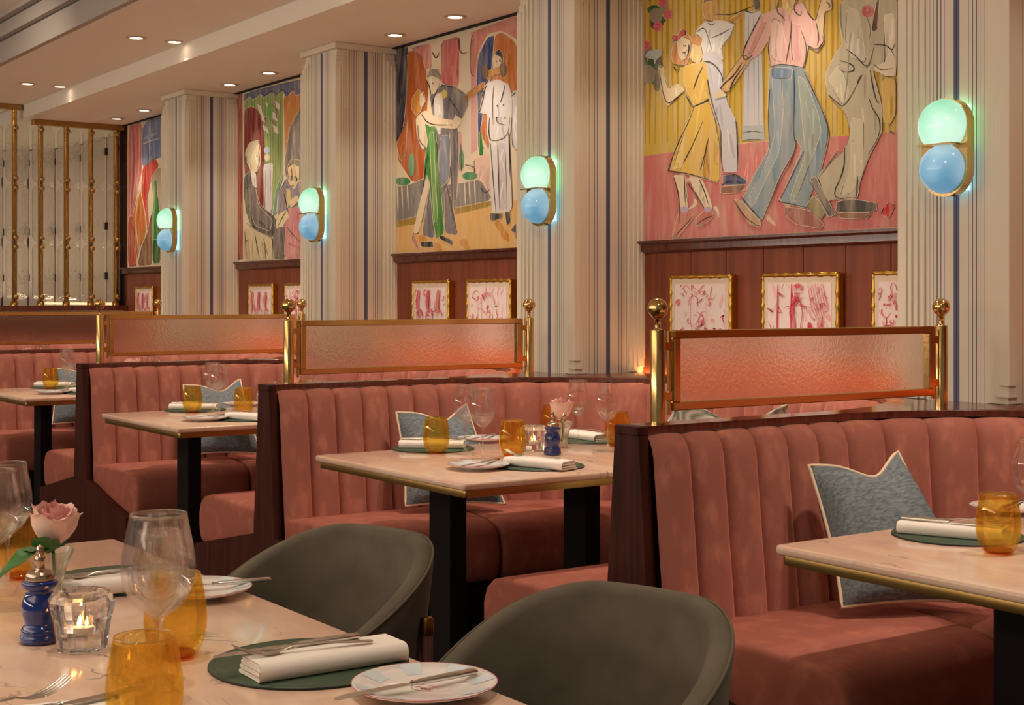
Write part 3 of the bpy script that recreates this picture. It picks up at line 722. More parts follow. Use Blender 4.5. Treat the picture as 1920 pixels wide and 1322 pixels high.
def rose(detail=True):
    t = thing('rose', '', 'rose', (0, 0, 0))
    MB().tube([(0, 0, .02), (.004, .002, .06), (0, 0, .098)], .0028, 8).obj('stem', 'leaf_green', t, True)
    bl_ = MB(); bl_.lathe([(.0004, .0), (.010, .003), (.014, .012), (.008, .02)], 12); blo = bl_.obj('calyx', 'leaf_green', t, True, loc=(0, 0, .092))
    lst = []
    N = 16
    for k in range(N):
        f = k / (N - 1); r0 = .005 + .0265 * f ** .85; h = .070 + .004 * math.sin(k * 1.7) - .006 * f
        lst.append(petal(k, N, r0, h, .001 + .005 * f ** 2, 1.5 - .5 * f, .001 + .0075 * f ** 2, k))
    if detail:
        hd = bpy.data.objects.new('rose_head', MB().lathe([(.0004, .0), (.006, .004), (.009, .02), (.006, .045), (.0004, .05)], 12).mesh('rose_core', 'rose_petal', True)); COL.objects.link(hd); hd.parent = t; hd.location = (0, 0, .098)
        for k, b in enumerate(lst): b.obj('petal', 'rose_petal' if k < 11 else 'rose_petal_outer', hd, True)
        hd.rotation_euler = (R(6), R(8), R(50))
    else:
        b = MB()
        for k, q in enumerate(lst): b.add(q.v, q.f, 0 if k < 11 else 1)
        o = b.obj('rose_head', ['rose_petal', 'rose_petal_outer'], t, True, loc=(0, 0, .096))
    return t
def placemat():
    t = thing('placemat', '', 'placemat', (0, 0, 0)); r = .136
    MB().lathe([(.0004, 0), (r - .001, 0), (r, .0008), (r, .003), (r - .002, .0042), (r - .0075, .0042), (r - .0080, .0038), (r - .0085, .0042), (.0004, .0042)], 72).obj('leather_disc', 'leather_green', t, angle=40)
    MB().lathe([(r + .0002, .0006), (r + .0006, .0012), (r + .0006, .0026), (r + .0002, .0032)], 72).obj('leather_edge', 'leather_edge', t); return t
def plate():
    t = thing('side_plate', '', 'plate', (0, 0, 0)); r = .0925
    pr = [(.0004, .002), (.045, .002), (.047, 0), (.050, .0), (.052, .003), (.072, .007), (r, .0135), (r + .0006, .0148), (r - .001, .0158), (.072, .0105), (.055, .0068), (.0004, .0060)]
    MB().lathe(pr, 56).obj('dish', 'porcelain', t, angle=50)
    b = MB(); rows = []
    for i in range(5):
        a = 2 * math.pi * .42 * i / 32; rows.append([(q * math.cos(a), q * math.sin(a), z + .0005) for q, z in ((.060, .0077), (.072, .0105), (.089, .0152))])
    b.grid(rows); me = b.mesh('rim_bar', 'porcelain_blue')
    for k in range(8):     # pale blue painted bars on the rim
        o = bpy.data.objects.new('rim_bar', me); COL.objects.link(o); o.parent = t; o.rotation_euler.z = 2 * math.pi * k / 8
    MB().tube([((r + .0002) * math.cos(a), (r + .0002) * math.sin(a), .0153) for a in [2 * math.pi * i / 56 for i in range(56)]], .0006, 6, closed=True).obj('red_rim', 'print_red', t)
    b = MB(); pts = [(.020 * math.cos(a), .013 * math.sin(a), .0064) for a in [R(40 + 300 * i / 24) for i in range(25)]]; b.tube(pts, .0004, 4)
    for i in range(4): b.tube([(-.012 + i * .007 + .003 * math.sin(j), -.002 + .0035 * math.sin(j * 1.7 + i), .0064) for j in range(6)], .00035, 4)
    b.obj('scroll_emblem', 'print_red', t); return t
def napkin():
    """linen napkin folded in a long roll, 0.20 x 0.075 x 0.026 (+x = length)"""
    t = thing('napkin', '', 'napkin', (0, 0, 0)); b = MB(); L = .215
    lay = 4; th = .0052
    for k in range(lay):
        z0 = k * (th + .0006); w0, w1 = -.034 + .0015 * (k % 2), .034 - .002 * k
        rows = []
        for i in range(13):
            f = i / 12; x = -L / 2 + L * f + .001 * k * (1 - 2 * f); sag = .0012 * math.sin(f * 9 + k)
            zz = z0 + (.0012 * math.sin(f * 5 + k)); s_ = 1
            sec = [(w0, .0016), (w0 + .001, .0002), (w1 - .003, 0), (w1 - .0005, .0012), (w1, .0026), (w1 - .0005, .0040), (w1 - .003, th), (w0 + .001, th - .0002), (w0, th - .0014)]
            rows.append([(x, y + sag, zz + z) for y, z in sec])
        b.grid(rows, closed_u=True, flip=True); o = len(b.v); b.f += [tuple(range(o - 9, o))[::-1], tuple(range(o - 117, o - 108))]; b.mi += [0, 0]
    # the fold wrapping the near long side
    rows = []; H = lay * (th + .0006)
    for i in range(13):
        f = i / 12; x = -L / 2 - .001 + (L + .002) * f; sec = []
        for j in range(11):
            a = math.pi * (j / 10) - math.pi / 2; sec.append((-.030 - .012 * math.cos(a), H / 2 + (H / 2 + .0016) * math.sin(a)))
        sec = [(.024, -.0)] + sec[0:] + [(.026, H + .0017)]
        inn = [(.026, H + .0006)] + [(-.030 - .0108 * math.cos(math.pi * (1 - j / 10) - math.pi / 2), H / 2 + (H / 2 + .0004) * math.sin(math.pi * (1 - j / 10) - math.pi / 2)) for j in range(11)]
        rows.append([(x, y, max(.0001, z) + .0002) for y, z in sec + inn])
    b.grid(rows, closed_u=True, flip=True)
    b.obj('folded_linen', 'linen', t, angle=45); return t
def strip(b, pts, ws, th=.0016, n=4):
    rows = []
    for (x, y, z), w_ in zip(pts, ws):
        h = w_ / 2; t2 = th / 2
        rows.append([(x, y - h, z), (x, y - h * .6, z + t2), (x, y + h * .6, z + t2), (x, y + h, z), (x, y + h * .6, z - t2), (x, y - h * .6, z - t2)])
    b.grid(rows, closed_u=True, flip=True); o = len(b.v); N = len(pts); b.f += [tuple(range(o - 6, o))[::-1], tuple(range(o - 6 * N, o - 6 * N + 6))]; b.mi += [0, 0]
def fork():
    t = thing('fork', '', 'fork', (0, 0, 0)); b = MB()
    pts = [(-.095, 0, .004), (-.090, 0, .0042), (-.06, 0, .006), (-.02, 0, .010), (.02, 0, .009), (.032, 0, .0055), (.040, 0, .0035), (.050, 0, .003), (.058, 0, .0035)]
    strip(b, pts, [.006, .013, .011, .0055, .005, .008, .016, .022, .0235], .0022); b.obj('handle', 'silver', t, angle=60)
    for k in range(4):
        y = (k - 1.5) * .0062; q = MB(); strip(q, [(.056, y, .0035), (.072, y * .97, .006), (.086, y * .92, .0110), (.099, y * .88, .0175)], [.0042, .0036, .0030, .0014], .0016); q.obj('tine', 'silver', t, angle=60)
    return t
def knife():
    t = thing('knife', '', 'knife', (0, 0, 0)); b = MB()
    rows = []
    for x, w_, h in ((-.108, .008, .005), (-.105, .0135, .0085), (-.07, .0135, .009), (-.02, .0095, .0075), (-.012, .006, .005), (-.009, .0085, .008), (-.006, .006, .005)):
        rows.append([(x, w_ / 2 * math.cos(2 * math.pi * j / 10), .0048 + h / 2 * math.sin(2 * math.pi * j / 10)) for j in range(10)])
    b.grid(rows, closed_u=True); b.f += [tuple(range(10)), tuple(range(60, 70))[::-1]]; b.mi += [0, 0]; b.obj('handle', 'silver', t, True)
    q = MB(); rows = []
    for x, a, c_ in ((-.006, -.003, .003), (.0, -.0065, .0055), (.012, -.0085, .0065), (.05, -.0088, .0075), (.085, -.0075, .0088), (.10, -.003, .0085), (.107, .004, .0065)):
        rows.append([(x, a, .0044), (x, c_, .0040), (x, c_, .0052), (x, a, .0048)])
    q.grid(rows, closed_u=True); q.f += [(0, 1, 2, 3), (24, 25, 26, 27)]; q.mi += [0, 0]; q.obj('blade', 'silver', t, angle=30); return t
pw_r, pw_w, pt_, pc, pm, pv = Proto(wine(.222, .083)), Proto(wine(.196, .074)), Proto(tumbler()), Proto(candle()), Proto(mill()), Proto(vase())
pbig = Proto(wine(.234, .093)); ppm, ppl, pn_, pf, pk = Proto(placemat()), Proto(plate()), Proto(napkin()), Proto(fork()), Proto(knife())
prs = Proto(rose(False))
def ang(a, b_): return math.atan2(b_.y - a.y, b_.x - a.x)
def zz(p, z): return (p.x, p.y, z)

# --- booth tables (positions read on the table plane of the second booth, then repeated at the booth spacing)
Z = TZ + .0004
def P2(px, py): return on_z(px, py, TZ)
def setting(k, T, mats_, plates, tums, wines, cand, mil, vas, roseon=True):
    S = bshort[k]
    for nm, p, e0, e1, hasf in mats_:
        q = T(p); ppm.place(zz(q, Z), 0, 'dark green leather placemat at the %s of the %s' % (nm, S), 'leather placemats on the booth tables')
        an = ang(e0, e1); c0 = T((e0 + e1) / 2); nz = Z + .0044
        pn_.place(zz(c0, nz), an, 'folded white napkin at the %s of the %s' % (nm, S), 'folded napkins on the booth tables')
        d = Vector((math.cos(an), math.sin(an), 0)); pr = Vector((-d.y, d.x, 0)); fl = math.pi if hasf & 4 else 0; sg = -1 if fl else 1
        if hasf & 1: pf.place(zz(c0 + pr * .012 + d * .035 * sg, nz + .0252), an + R(4) + fl, 'silver fork on the %s napkin of the %s' % (nm, S), 'forks on the booth tables')
        if hasf & 2: pk.place(zz(c0 - pr * .012, nz + .0252), an - R(3) + fl, 'dinner knife on the %s napkin of the %s' % (nm, S), 'dinner knives on the booth tables')
    for nm, p, rot in plates:
        q = T(p); ppl.place(zz(q, Z), R(rot), 'white side plate at the %s of the %s' % (nm, S), 'side plates on the booth tables')
        d = Vector((math.cos(R(rot)), math.sin(R(rot)), 0))
        pk.place(zz(q - d * .01, Z + .0125), R(rot), 'butter knife on the %s plate of the %s' % (nm, S), 'butter knives on the booth tables')
    for nm, p in tums: pt_.place(zz(T(p), Z), 0, 'amber glass at the %s of the %s' % (nm, S), 'amber glasses on the booth tables')
    for nm, p, big in wines: pw_r.place(zz(T(p), Z), 0, 'wine glass at the %s of the %s' % (nm, S), 'wine glasses on the booth tables')
    if cand: pc.place(zz(T(cand), Z), .2, 'crystal candle holder with lit tealight on the ' + S, 'crystal candle holders')
    if mil: pm.place(zz(T(mil), Z), R(200), 'blue pepper mill with steel cap on the ' + S, 'blue pepper mills')
    if vas:
        pv.place(zz(T(vas), Z), 0, 'small clear glass bud vase on the ' + S, 'bud vases')
        prs.place(zz(T(vas), Z), R(30 * k), 'pink rose in the small vase on the ' + S, 'pink roses in bud vases')
def N_(x, y): return on_z(x, y, .768)
M2 = [('front left', P2(813, 842), N_(757, 831), N_(866, 832), 3), ('front right', P2(1011, 874.5), N_(956, 862), N_(1072, 872), 5), ('back right', P2(1108, 826), N_(1072, 812), N_(1128, 820), 1)]
PL2 = [('front corner', P2(897, 879), -65), ('back', P2(906, 828), -60)]
TU2 = [('front left', P2(818, 850)), ('middle', P2(961, 857)), ('back right', P2(1158, 836)), ('far side', P2(1036, 820))]
WI2 = [('left', P2(873, 852), 0), ('front', P2(905, 861.5), 1), ('back', P2(1084, 834), 0), ('right', P2(1139, 845.5), 1)]
for k in range(1, 5):
    sh = Vector((-BS * (k - 1), 0, 0)); T = lambda p, sh=sh: p + sh
    setting(k, T, M2, PL2, TU2, WI2, P2(1001, 846), P2(1036, 853), P2(1053, 840))
T = lambda p: p
setting(0, T, [('back left', P2(1796, 1005), N_(1694, 984), N_(1885, 1000), 3)], [('back', P2(1895, 960), -70)], [('front', P2(1872, 1037))],
        [('right edge', P2(1937, 1032), 0)], None, None, None)

# --- foreground table
F_ = 'foreground table'
def single(pro, p, z, rz, lab): return pro.place(zz(p, z), rz, lab)
single(pbig, P2(297, 1317), Z, 0, 'tall large-bowled wine glass standing closest to the camera, between the amber glasses')
single(pw_w, P2(300, 1277), Z, 0, 'smaller wine glass just behind the tallest wine glass in the foreground')
single(pt_, P2(271, 1386), Z, 0, 'amber stemless glass cut by the bottom edge of the picture')
single(pt_, P2(329, 1233), Z, 0, 'amber stemless glass behind the tallest wine glass')
single(pt_, P2(44, 1084), Z, 0, 'amber stemless glass behind the blue mill at the left')
single(pt_, P2(-52, 1124), Z, 0, 'amber stemless glass cut by the left edge of the picture')
single(pw_r, P2(14, 1113), Z, 0, 'wine glass at the left edge, right one of the pair')
single(pw_r, P2(-9, 1137), Z, 0, 'wine glass at the left edge, left one of the pair and nearer')
single(pc, P2(153, 1219), Z, .1, 'sparkling cut crystal candle holder with tealight beside the blue mill in the foreground')
single(pm, P2(75, 1204), Z, R(150), 'blue lacquered pepper mill with crank in the foreground')
single(pv, P2(92, 1132), Z, 0, 'flared glass bud vase behind the blue mill in the foreground')
fr = rose(True); vp = P2(92, 1132); fr.location = (vp.x + .006, vp.y + .004, Z - .002); fr['label'] = 'large pale pink rose with browned petal edges in the foreground'
q = place_leaf(fr, .095, .030, (0, 0, .092), 195, 4, .45); q = place_leaf(fr, .065, .026, (.015, -.012, .088), 240, 38, .1)
place_leaf(fr, .055, .016, (.0, .0, .088), 35, 25, -.1); place_leaf(fr, .05, .02, (0, 0, .086), 170, 10, .1)
# placemats, plates, napkins, cutlery
p1 = P2(580, 1245); single(ppm, p1, Z, 0, 'dark green leather placemat in front of the nearest dark chair, holding a napkin')
a, b_ = on_z(478, 1240, .775), on_z(728, 1203, .775); c_ = (a + b_) / 2; an = ang(a, b_)
single(pn_, c_, Z + .0044, an, 'white folded napkin on the placemat in the middle of the foreground')
d = Vector((math.cos(an), math.sin(an), 0)); pr = Vector((-d.y, d.x, 0))
zt = Z + .0044 + .0248
single(pk, c_ - d * .045 + pr * .020, zt, an + math.pi, 'long silver knife on the napkin in the middle of the foreground')
single(pf, c_ - d * .028 - pr * .004, zt, an + math.pi - .12, 'silver fork on the napkin in the middle of the foreground')
p2 = P2(796, 1300); single(ppl, p2, Z, .3, 'white side plate with red rim and pale blue bars at the bottom centre')
a, b_ = on_z(640, 1306, .768), on_z(876, 1255, .772); k1 = single(pk, (a + b_) / 2, Z + .0125, ang(b_, a), 'butter knife resting across the side plate at the bottom centre')
p3 = P2(222, 1090); single(ppm, p3, Z, 0, 'dark green leather placemat at the far end of the foreground table')
a, b_ = on_z(135, 1092, .775), on_z(312, 1074, .775); c_ = (a + b_) / 2; an = ang(a, b_)
single(pn_, c_, Z + .0044, an, 'white folded napkin behind the crystal candle holder')
single(pf, c_ - Vector((math.cos(an), math.sin(an), 0)) * .02, zt, an + math.pi - .05, 'silver fork on the napkin behind the crystal candle holder')
single(pk, c_ + Vector((-math.sin(an), math.cos(an), 0)) * .018, zt, an + math.pi, 'silver knife on the napkin behind the crystal candle holder')
p4 = P2(368, 1117); single(ppl, p4, Z, 1.1, 'white side plate beside the left dark chair')
a, b_ = on_z(300, 1108, .768), on_z(440, 1092, .772); single(pk, p4 + (b_ - a).normalized() * .02, Z + .0125, ang(b_, a), 'butter knife resting on the side plate beside the left dark chair')
p5 = P2(50, 1419); single(ppm, p5, Z, 0, 'dark green leather placemat cut by the bottom left corner')
a, b_ = on_z(-60, 1352, .775), on_z(150, 1330, .775); c_ = (a + b_) / 2; an = ang(a, b_)
single(pn_, c_, Z + .0044, an, 'white folded napkin at the bottom left corner')
tip, tl_ = on_z(112, 1282, .79), on_z(0, 1330, .78); an = ang(tl_, tip); single(pf, tip - (tip - tl_).normalized() * .085, zt, an, 'silver fork pointing up at the bottom left corner')
a, b_ = on_z(60, 1340, .78), on_z(190, 1312, .78); single(pk, (a + b_) / 2, zt, ang(a, b_), 'silver knife at the bottom left corner beside the fork')

# ================================================================== PILLOWS
def pillow(tl, tr, bl_, br, nrm, chop, label, mats=('pillow_cloth', 'piping_cream'), group=None, thick=.08):
    tl, tr, bl_, br = map(Vector, (tl, tr, bl_, br)); ctr = (tl + tr + bl_ + br) / 4; nrm = Vector(nrm).normalized()
    t = thing('cushion', label, 'cushion', (ctr.x, ctr.y, min(bl_.z, br.z)), group=group); o = t.location.copy()
    def pt(u, v):
        uu = u * (1 - .07 * (1 - v * v)); vv = v * (1 - .06 * (1 - u * u))
        vv -= chop * math.exp(-abs((u - .26) / .48) ** 1.8) * max(0, (v + 1) / 2) ** 2
        a, b_ = (1 + uu) / 2, (1 + vv) / 2
        return (bl_ * (1 - a) + br * a) * (1 - b_) + (tl * (1 - a) + tr * a) * b_ - o
    n = 20; out = []
    def side(sg):
        rows = []
        for j in range(n + 1):
            v = 2 * j / n - 1; r = []
            for i in range(n + 1):
                u = 2 * i / n - 1; h = thick * (max(0, 1 - u ** 2) * max(0, 1 - v ** 2)) ** .42
                h *= 1 - .35 * chop / .3 * math.exp(-((u - .30) / .3) ** 2) * max(0, v) ** 2
                wr = .004 * math.sin(9 * u + 5 * v) * (1 - u * u) * (1 - v * v)
                r.append(pt(u, v) + nrm * (sg * h + wr))
            rows.append(r)
        return rows
    b = MB(); b.grid(side(1)); b.grid(side(-1), flip=True); b.obj('cushion_cover', mats[0], t, True)
    ed = [pt(2 * i / 24 - 1, -1) for i in range(24)] + [pt(1, 2 * i / 24 - 1) for i in range(24)] + [pt(1 - 2 * i / 24, 1) for i in range(24)] + [pt(-1, 1 - 2 * i / 24) for i in range(24)]
    MB().tube(ed, .0045, 8, closed=True).obj('piping', mats[1], t, True)
    return t
pk_l = ['blue grey cushion with cream piping in the rightmost booth', 'blue grey cushion with cream piping in the booth behind the two dark chairs', 'blue grey cushion with cream piping in the third booth from the right', 'blue grey cushion with cream piping half hidden in the leftmost booth']
for k in range(4):
    s = -BS * k
    pillow((-2.52 + s, 2.655, .835), (-2.475 + s, 2.93, .862), (-2.36 + s, 2.60, .515), (-2.20 + s, 2.92, .515), (.94, -.28, .25), .25, pk_l[k], group='blue grey cushions')
for k in (1,):
    s = 0
    pillow((-2.955, 2.60, .962), (-2.86, 2.93, .962), (-3.14, 2.52, .52), (-3.02, 2.95, .52), (-.93, -.25, .25), .30, 'white cushion with grey green zigzag weave behind the nearest glass divider', ('zigzag_cloth', 'zigzag_cloth'))

# ================================================================== CHAIRS
def chair():
    t = thing('tub_chair', '', 'chair', (0, 0, 0), group='dark tub chairs at the foreground table')
    T1 = 132
    def zt_(th):
        a = abs(th) / T1; s = min(1, max(0, (a - .16) / .84)); s = s * s * (3 - 2 * s); return .716 - .185 * s
    def rad(th, z):
        a = R(th); ex, ey = .240, .235; q = .030 * max(0, (z - .40) / .33)
        c_, s_ = math.cos(a), math.sin(a); k = (abs(s_) ** 2.3 + abs(c_) ** 2.3) ** (-1 / 2.3)
        return (s_ * k * (ex + q), c_ * k * (ey + q * 1.3))
    b = MB(); rows = []; th_ = .046
    N = 56
    pipe = []
    for i in range(N + 1):
        th = -T1 + 2 * T1 * i / N; zt = zt_(th); e = min(1, (T1 - abs(th)) / 6 + .25); e = math.sqrt(1 - (1 - e) ** 2) if e < 1 else 1
        r = []
        cx, cy = 0, 0
        def pnt(off, z):
            x, y = rad(th, z); L = math.hypot(x, y); return (x + x / L * off, y + y / L * off, z)
        h = th_ / 2 * e
        zb = .355
        for off, z in ((h * .2, zb), (h, zb + .03), (h, .45), (h, .55), (h, zt - .02), (h * .85, zt - .008), (h * .4, zt - .001), (-h * .3, zt), (-h * .8, zt - .006), (-h, zt - .02), (-h, .55), (-h, .47), (-h, zb + .02), (-h * .2, zb)):
            if off == h and z == .55 and zt < .60: z = .5
            if off == -h and z == .55 and zt < .60: z = .51
            r.append(pnt(off, min(z, zt)))
        rows.append(r); pipe.append(pnt(h * .86, zt - .0065))
    b.grid(rows, closed_u=True, flip=True); k = len(rows[0]); b.f += [tuple(range(k)), tuple(range(len(b.v) - k, len(b.v)))[::-1]]; b.mi += [0, 0]
    b.obj('backrest', 'chair_velvet', t, True)
    MB().tube(pipe, .0032, 6).obj('piping', 'chair_piping', t, True)
    s = MB(); rows = []
    for q, z in ((.2, .352), (.93, .352), (.985, .365), (1, .40), (1, .445), (.97, .462), (.9, .47), (.5, .477), (.002, .478)):
        r = []
        for i in range(40):
            a = 360 * i / 40; x, y = rad(a, .40); L = math.hypot(x, y); f = (L - .026) / L * q; r.append((x * f, y * f - (.0 if y > 0 else .012 * q), z))
        rows.append(r)
    s.grid(rows, closed_u=True, flip=False); s.f.append(tuple(range(40))[::-1]); s.mi.append(0); s.obj('seat', 'chair_velvet', t, True)
    for a in (-62, 62, 128, -128):
        x, y = rad(a, .5); L = math.hypot(x, y); o = .040; x += x / L * o; y += y / L * o
        top = .565 if abs(a) < 90 else .50
        lg = MB().lathe([(.009, .001), (.0105, .02), (.0135, top - .036)], 16, cap=True).obj('leg', 'dark_wood', t, True, loc=(x, y, 0))
        MB().lathe([(.0142, top - .036), (.0145, top - .034), (.0145, top - .004), (.012, top), (.0004, top + .001)], 16).obj('ferrule', 'brass_dark', lg, angle=40)
    return t
pch = Proto(chair())
CH1 = (-2.862, 1.412, R(15)); CH2 = (-1.970, 1.466, R(15))
pch.place((CH1[0], CH1[1], 0), CH1[2], 'dark olive grey velvet tub chair, left one behind the foreground table')
pch.place((CH2[0], CH2[1], 0), CH2[2], 'dark olive grey velvet tub chair nearest the camera, at the bottom centre')
# ================================================================== PAINTINGS
def chaikin(p, closed, n=2):
    for _ in range(n):
        q = []; N = len(p)
        if not closed: q.append(p[0])
        for i in range(N if closed else N - 1):
            a, b_ = p[i], p[(i + 1) % N]
            q += [(a[0] * .75 + b_[0] * .25, a[1] * .75 + b_[1] * .25), (a[0] * .25 + b_[0] * .75, a[1] * .25 + b_[1] * .75)]
        if not closed: q.append(p[-1])
        p = q
    return p
class Art:
    """flat paint shapes lying on a canvas; coordinates are local to one crop of the wall: (x0, y0, scale)"""
    def __init__(s, fr, y): s.x0, s.y0, s.k = fr; s.y = y; s.v = []; s.f = []; s.c = []; s.n = 0; s.r = random.Random(3)
    def T(s, p, lay): q = on_y(s.x0 + p[0] / s.k, s.y0 + p[1] / s.k, s.y); return (q.x, s.y - lay * .000014, q.z)
    def poly(s, pts, col, smooth=1):
        if smooth:
            q = []; N = len(pts)
            for i in range(N):
                u, v = pts[i], pts[(i + 1) % N]; q += [(u[0] * .88 + v[0] * .12, u[1] * .88 + v[1] * .12), (u[0] * .12 + v[0] * .88, u[1] * .12 + v[1] * .88)]
            pts = q; s.rib(pts + [pts[0]], 5, (228, 212, 182))
        s.n += 1; o = len(s.v); s.v += [s.T(p, s.n) for p in pts]; s.f.append(tuple(range(o, o + len(pts)))[::-1]); s.c.append(lin(col))
        if smooth:
            s.streaks(pts, col); N = len(pts); xs = [p[0] for p in pts]; ys = [p[1] for p in pts]
            if (max(xs) - min(xs)) * (max(ys) - min(ys)) > 1500:
                for _ in range(2):      # loose broken charcoal outline
                    i = s.r.randrange(N); m = max(3, int(N * s.r.uniform(.12, .3))); l = [pts[(i + k) % N] for k in range(m)]
                    s.stroke([(x + s.r.uniform(-3, 3), y + s.r.uniform(-3, 3)) for x, y in l], s.r.uniform(2.5, 5), s.r.choice([(62, 58, 60), (84, 78, 76), (110, 100, 92)]))
        return s
    def rib(s, pts, w, col):
        s.n += 1; N = len(pts); o = len(s.v)
        for i, p in enumerate(pts):
            a, b_ = pts[max(0, i - 1)], pts[min(N - 1, i + 1)]; dx, dy = b_[0] - a[0], b_[1] - a[1]; L = math.hypot(dx, dy) or 1; h = w / 2
            s.v += [s.T((p[0] - dy / L * h, p[1] + dx / L * h), s.n), s.T((p[0] + dy / L * h, p[1] - dx / L * h), s.n)]
        for i in range(N - 1): s.f.append((o + 2 * i, o + 2 * i + 1, o + 2 * i + 3, o + 2 * i + 2)); s.c.append(lin(col))
    def streaks(s, pts, col):
        xs = [p[0] for p in pts]; ys = [p[1] for p in pts]; W_, H_ = max(xs) - min(xs), max(ys) - min(ys)
        if min(W_, H_) < 16: return
        def inside(x, y):
            c_ = False; N = len(pts)
            for i in range(N):
                x1, y1 = pts[i]; x2, y2 = pts[i - 1]
                if (y1 > y) != (y2 > y) and x < (x2 - x1) * (y - y1) / (y2 - y1) + x1: c_ = not c_
            return c_
        for _ in range(int(min(16, 3 + W_ * H_ / 4200))):
            x, y = s.r.uniform(min(xs), max(xs)), s.r.uniform(min(ys), max(ys))
            if not inside(x, y): continue
            dx = s.r.uniform(-.28, .28); st_ = 6; l1 = [(x, y)]; k = 0
            while k < 22 and inside(l1[-1][0] + dx * st_ + 5, l1[-1][1] + st_ + 4) and inside(l1[-1][0] + dx * st_ - 5, l1[-1][1] + st_ + 4): l1.append((l1[-1][0] + dx * st_, l1[-1][1] + st_)); k += 1
            if len(l1) < 4: continue
            f = s.r.choice([.86, .91, 1.06, 1.1]); c2 = [min(240, v * f + (5 if f > 1 else 0)) for v in col]
            l2 = [l1[0], l1[len(l1) // 2], l1[-1]]; s.stroke(l2, s.r.uniform(6, 15), c2)
    def stroke(s, pts, w=6, col=(52, 50, 54), taper=True):
        pts = chaikin(pts, False, 2); s.n += 1; N = len(pts); o = len(s.v)
        for i, p in enumerate(pts):
            a, b_ = pts[max(0, i - 1)], pts[min(N - 1, i + 1)]; dx, dy = b_[0] - a[0], b_[1] - a[1]; L = math.hypot(dx, dy) or 1
            f = i / (N - 1); h = w / 2 * ((.35 + .65 * math.sin(math.pi * min(1, f * 1.1 + .05))) if taper else 1) * s.r.uniform(.8, 1.15)
            s.v += [s.T((p[0] - dy / L * h, p[1] + dx / L * h), s.n), s.T((p[0] + dy / L * h, p[1] - dx / L * h), s.n)]
        for i in range(N - 1): s.f.append((o + 2 * i, o + 2 * i + 1, o + 2 * i + 3, o + 2 * i + 2)); s.c.append(lin(col))
        return s
    def many(s, lines, w=6, col=(52, 50, 54)):
        for l in lines: s.stroke(l, w, col)
        return s
    def ell(s, cx, cy, rx, ry, col, n=16): return s.poly([(cx + rx * math.cos(6.2832 * i / n), cy + ry * math.sin(6.2832 * i / n)) for i in range(n)], col, 0)
    def build(s, name, parent=None):
        me = bpy.data.meshes.new(name); me.from_pydata(s.v, [], s.f); me.materials.append(MATS['mural_paint'])
        at = me.color_attributes.new('paint', 'FLOAT_COLOR', 'CORNER'); i = 0
        for f, c_ in zip(s.f, s.c):
            for _ in f: at.data[i].color = c_; i += 1
        o = bpy.data.objects.new(name, me); COL.objects.link(o)
        if parent: o.parent = parent
        return o
CR = (226, 208, 176)
def canvas(x0, x1, label):
    o = MB().box(x0, x1, WALL - .006, WALL + .008, 1.4945, CL - .022).obj('mural', 'mount'); tag(o, label, 'painting', 'painted murals between the pillars'); return o
YM = WALL - .0062
# ---- mural 1: large dancers
m1 = canvas(-4.625, -2.97, 'large mural of dancers: yellow dress, blue trousers, pink shirt, pink floor')
a = Art((1200, 0, 2.812), YM)
a.poly([(4, -104), (1400, -520), (1400, 1203), (4, 1276)], (224, 204, 172), 0)
a.poly([(10, -90), (1400, -500), (1400, 700), (1000, 730), (520, 770), (10, 830)], (206, 176, 78), 0)
rr = random.Random(11)
for x in range(24, 1380, 30):
    y0 = -rr.uniform(0, 120) - x * .2; a.stroke([(x, y0), (x + rr.uniform(-4, 4), 300), (x + rr.uniform(-6, 6), 760 - x * .05)], rr.uniform(9, 17), (184, 140, 46) if x % 60 else (222, 196, 104))
for i in range(26):
    x = rr.uniform(10, 170); y = rr.uniform(-40, 440) ; 
    if x > 150 - y * .12: x *= .6
    a.ell(x, y, rr.uniform(14, 42), rr.uniform(14, 50), rr.choice([(96, 100, 80), (66, 96, 70), (132, 118, 96), (84, 74, 66), (150, 140, 116)]))
for x, y in ((150, 75), (95, 140), (30, 240), (120, 10)): a.ell(x, y, 26, 26, (206, 104, 112)); a.stroke([(x - 14, y - 8), (x + 6, y - 14), (x + 12, y + 8), (x - 6, y + 10)], 6, (176, 70, 84))
a.poly([(12, 826), (180, 800), (420, 770), (660, 748), (900, 730), (1400, 690), (1400, 1196), (900, 1222), (12, 1268)], (204, 122, 118), 0)
for i in range(22):
    x = rr.uniform(180, 1200); y = rr.uniform(840, 1130); q_ = rr.uniform(70, 170); a.stroke([(x, y), (x + rr.uniform(-30, 60), y + 20), (x + rr.uniform(-q_, q_), y + 60)], rr.uniform(14, 34), rr.choice([(190, 104, 104), (216, 144, 136), (200, 112, 122), (226, 190, 168), (228, 206, 180)]))
a.poly([(640, 745), (700, 745), (690, 800), (560, 1000), (500, 1010), (420, 985), (440, 770)], (210, 132, 126))
# column
a.poly([(556, 60), (640, 60), (652, 700), (545, 700)], (206, 206, 208), 0); a.poly([(545, 664), (655, 660), (660, 738), (540, 742)], (176, 188, 190), 0)
a.many([[(575, 80), (572, 400), (570, 660)], [(600, 80), (604, 640)], [(625, 90), (628, 660)]], 5, (150, 158, 168)); a.many([[(545, 700), (600, 690), (655, 702)], [(540, 740), (600, 735), (660, 738)]], 5)
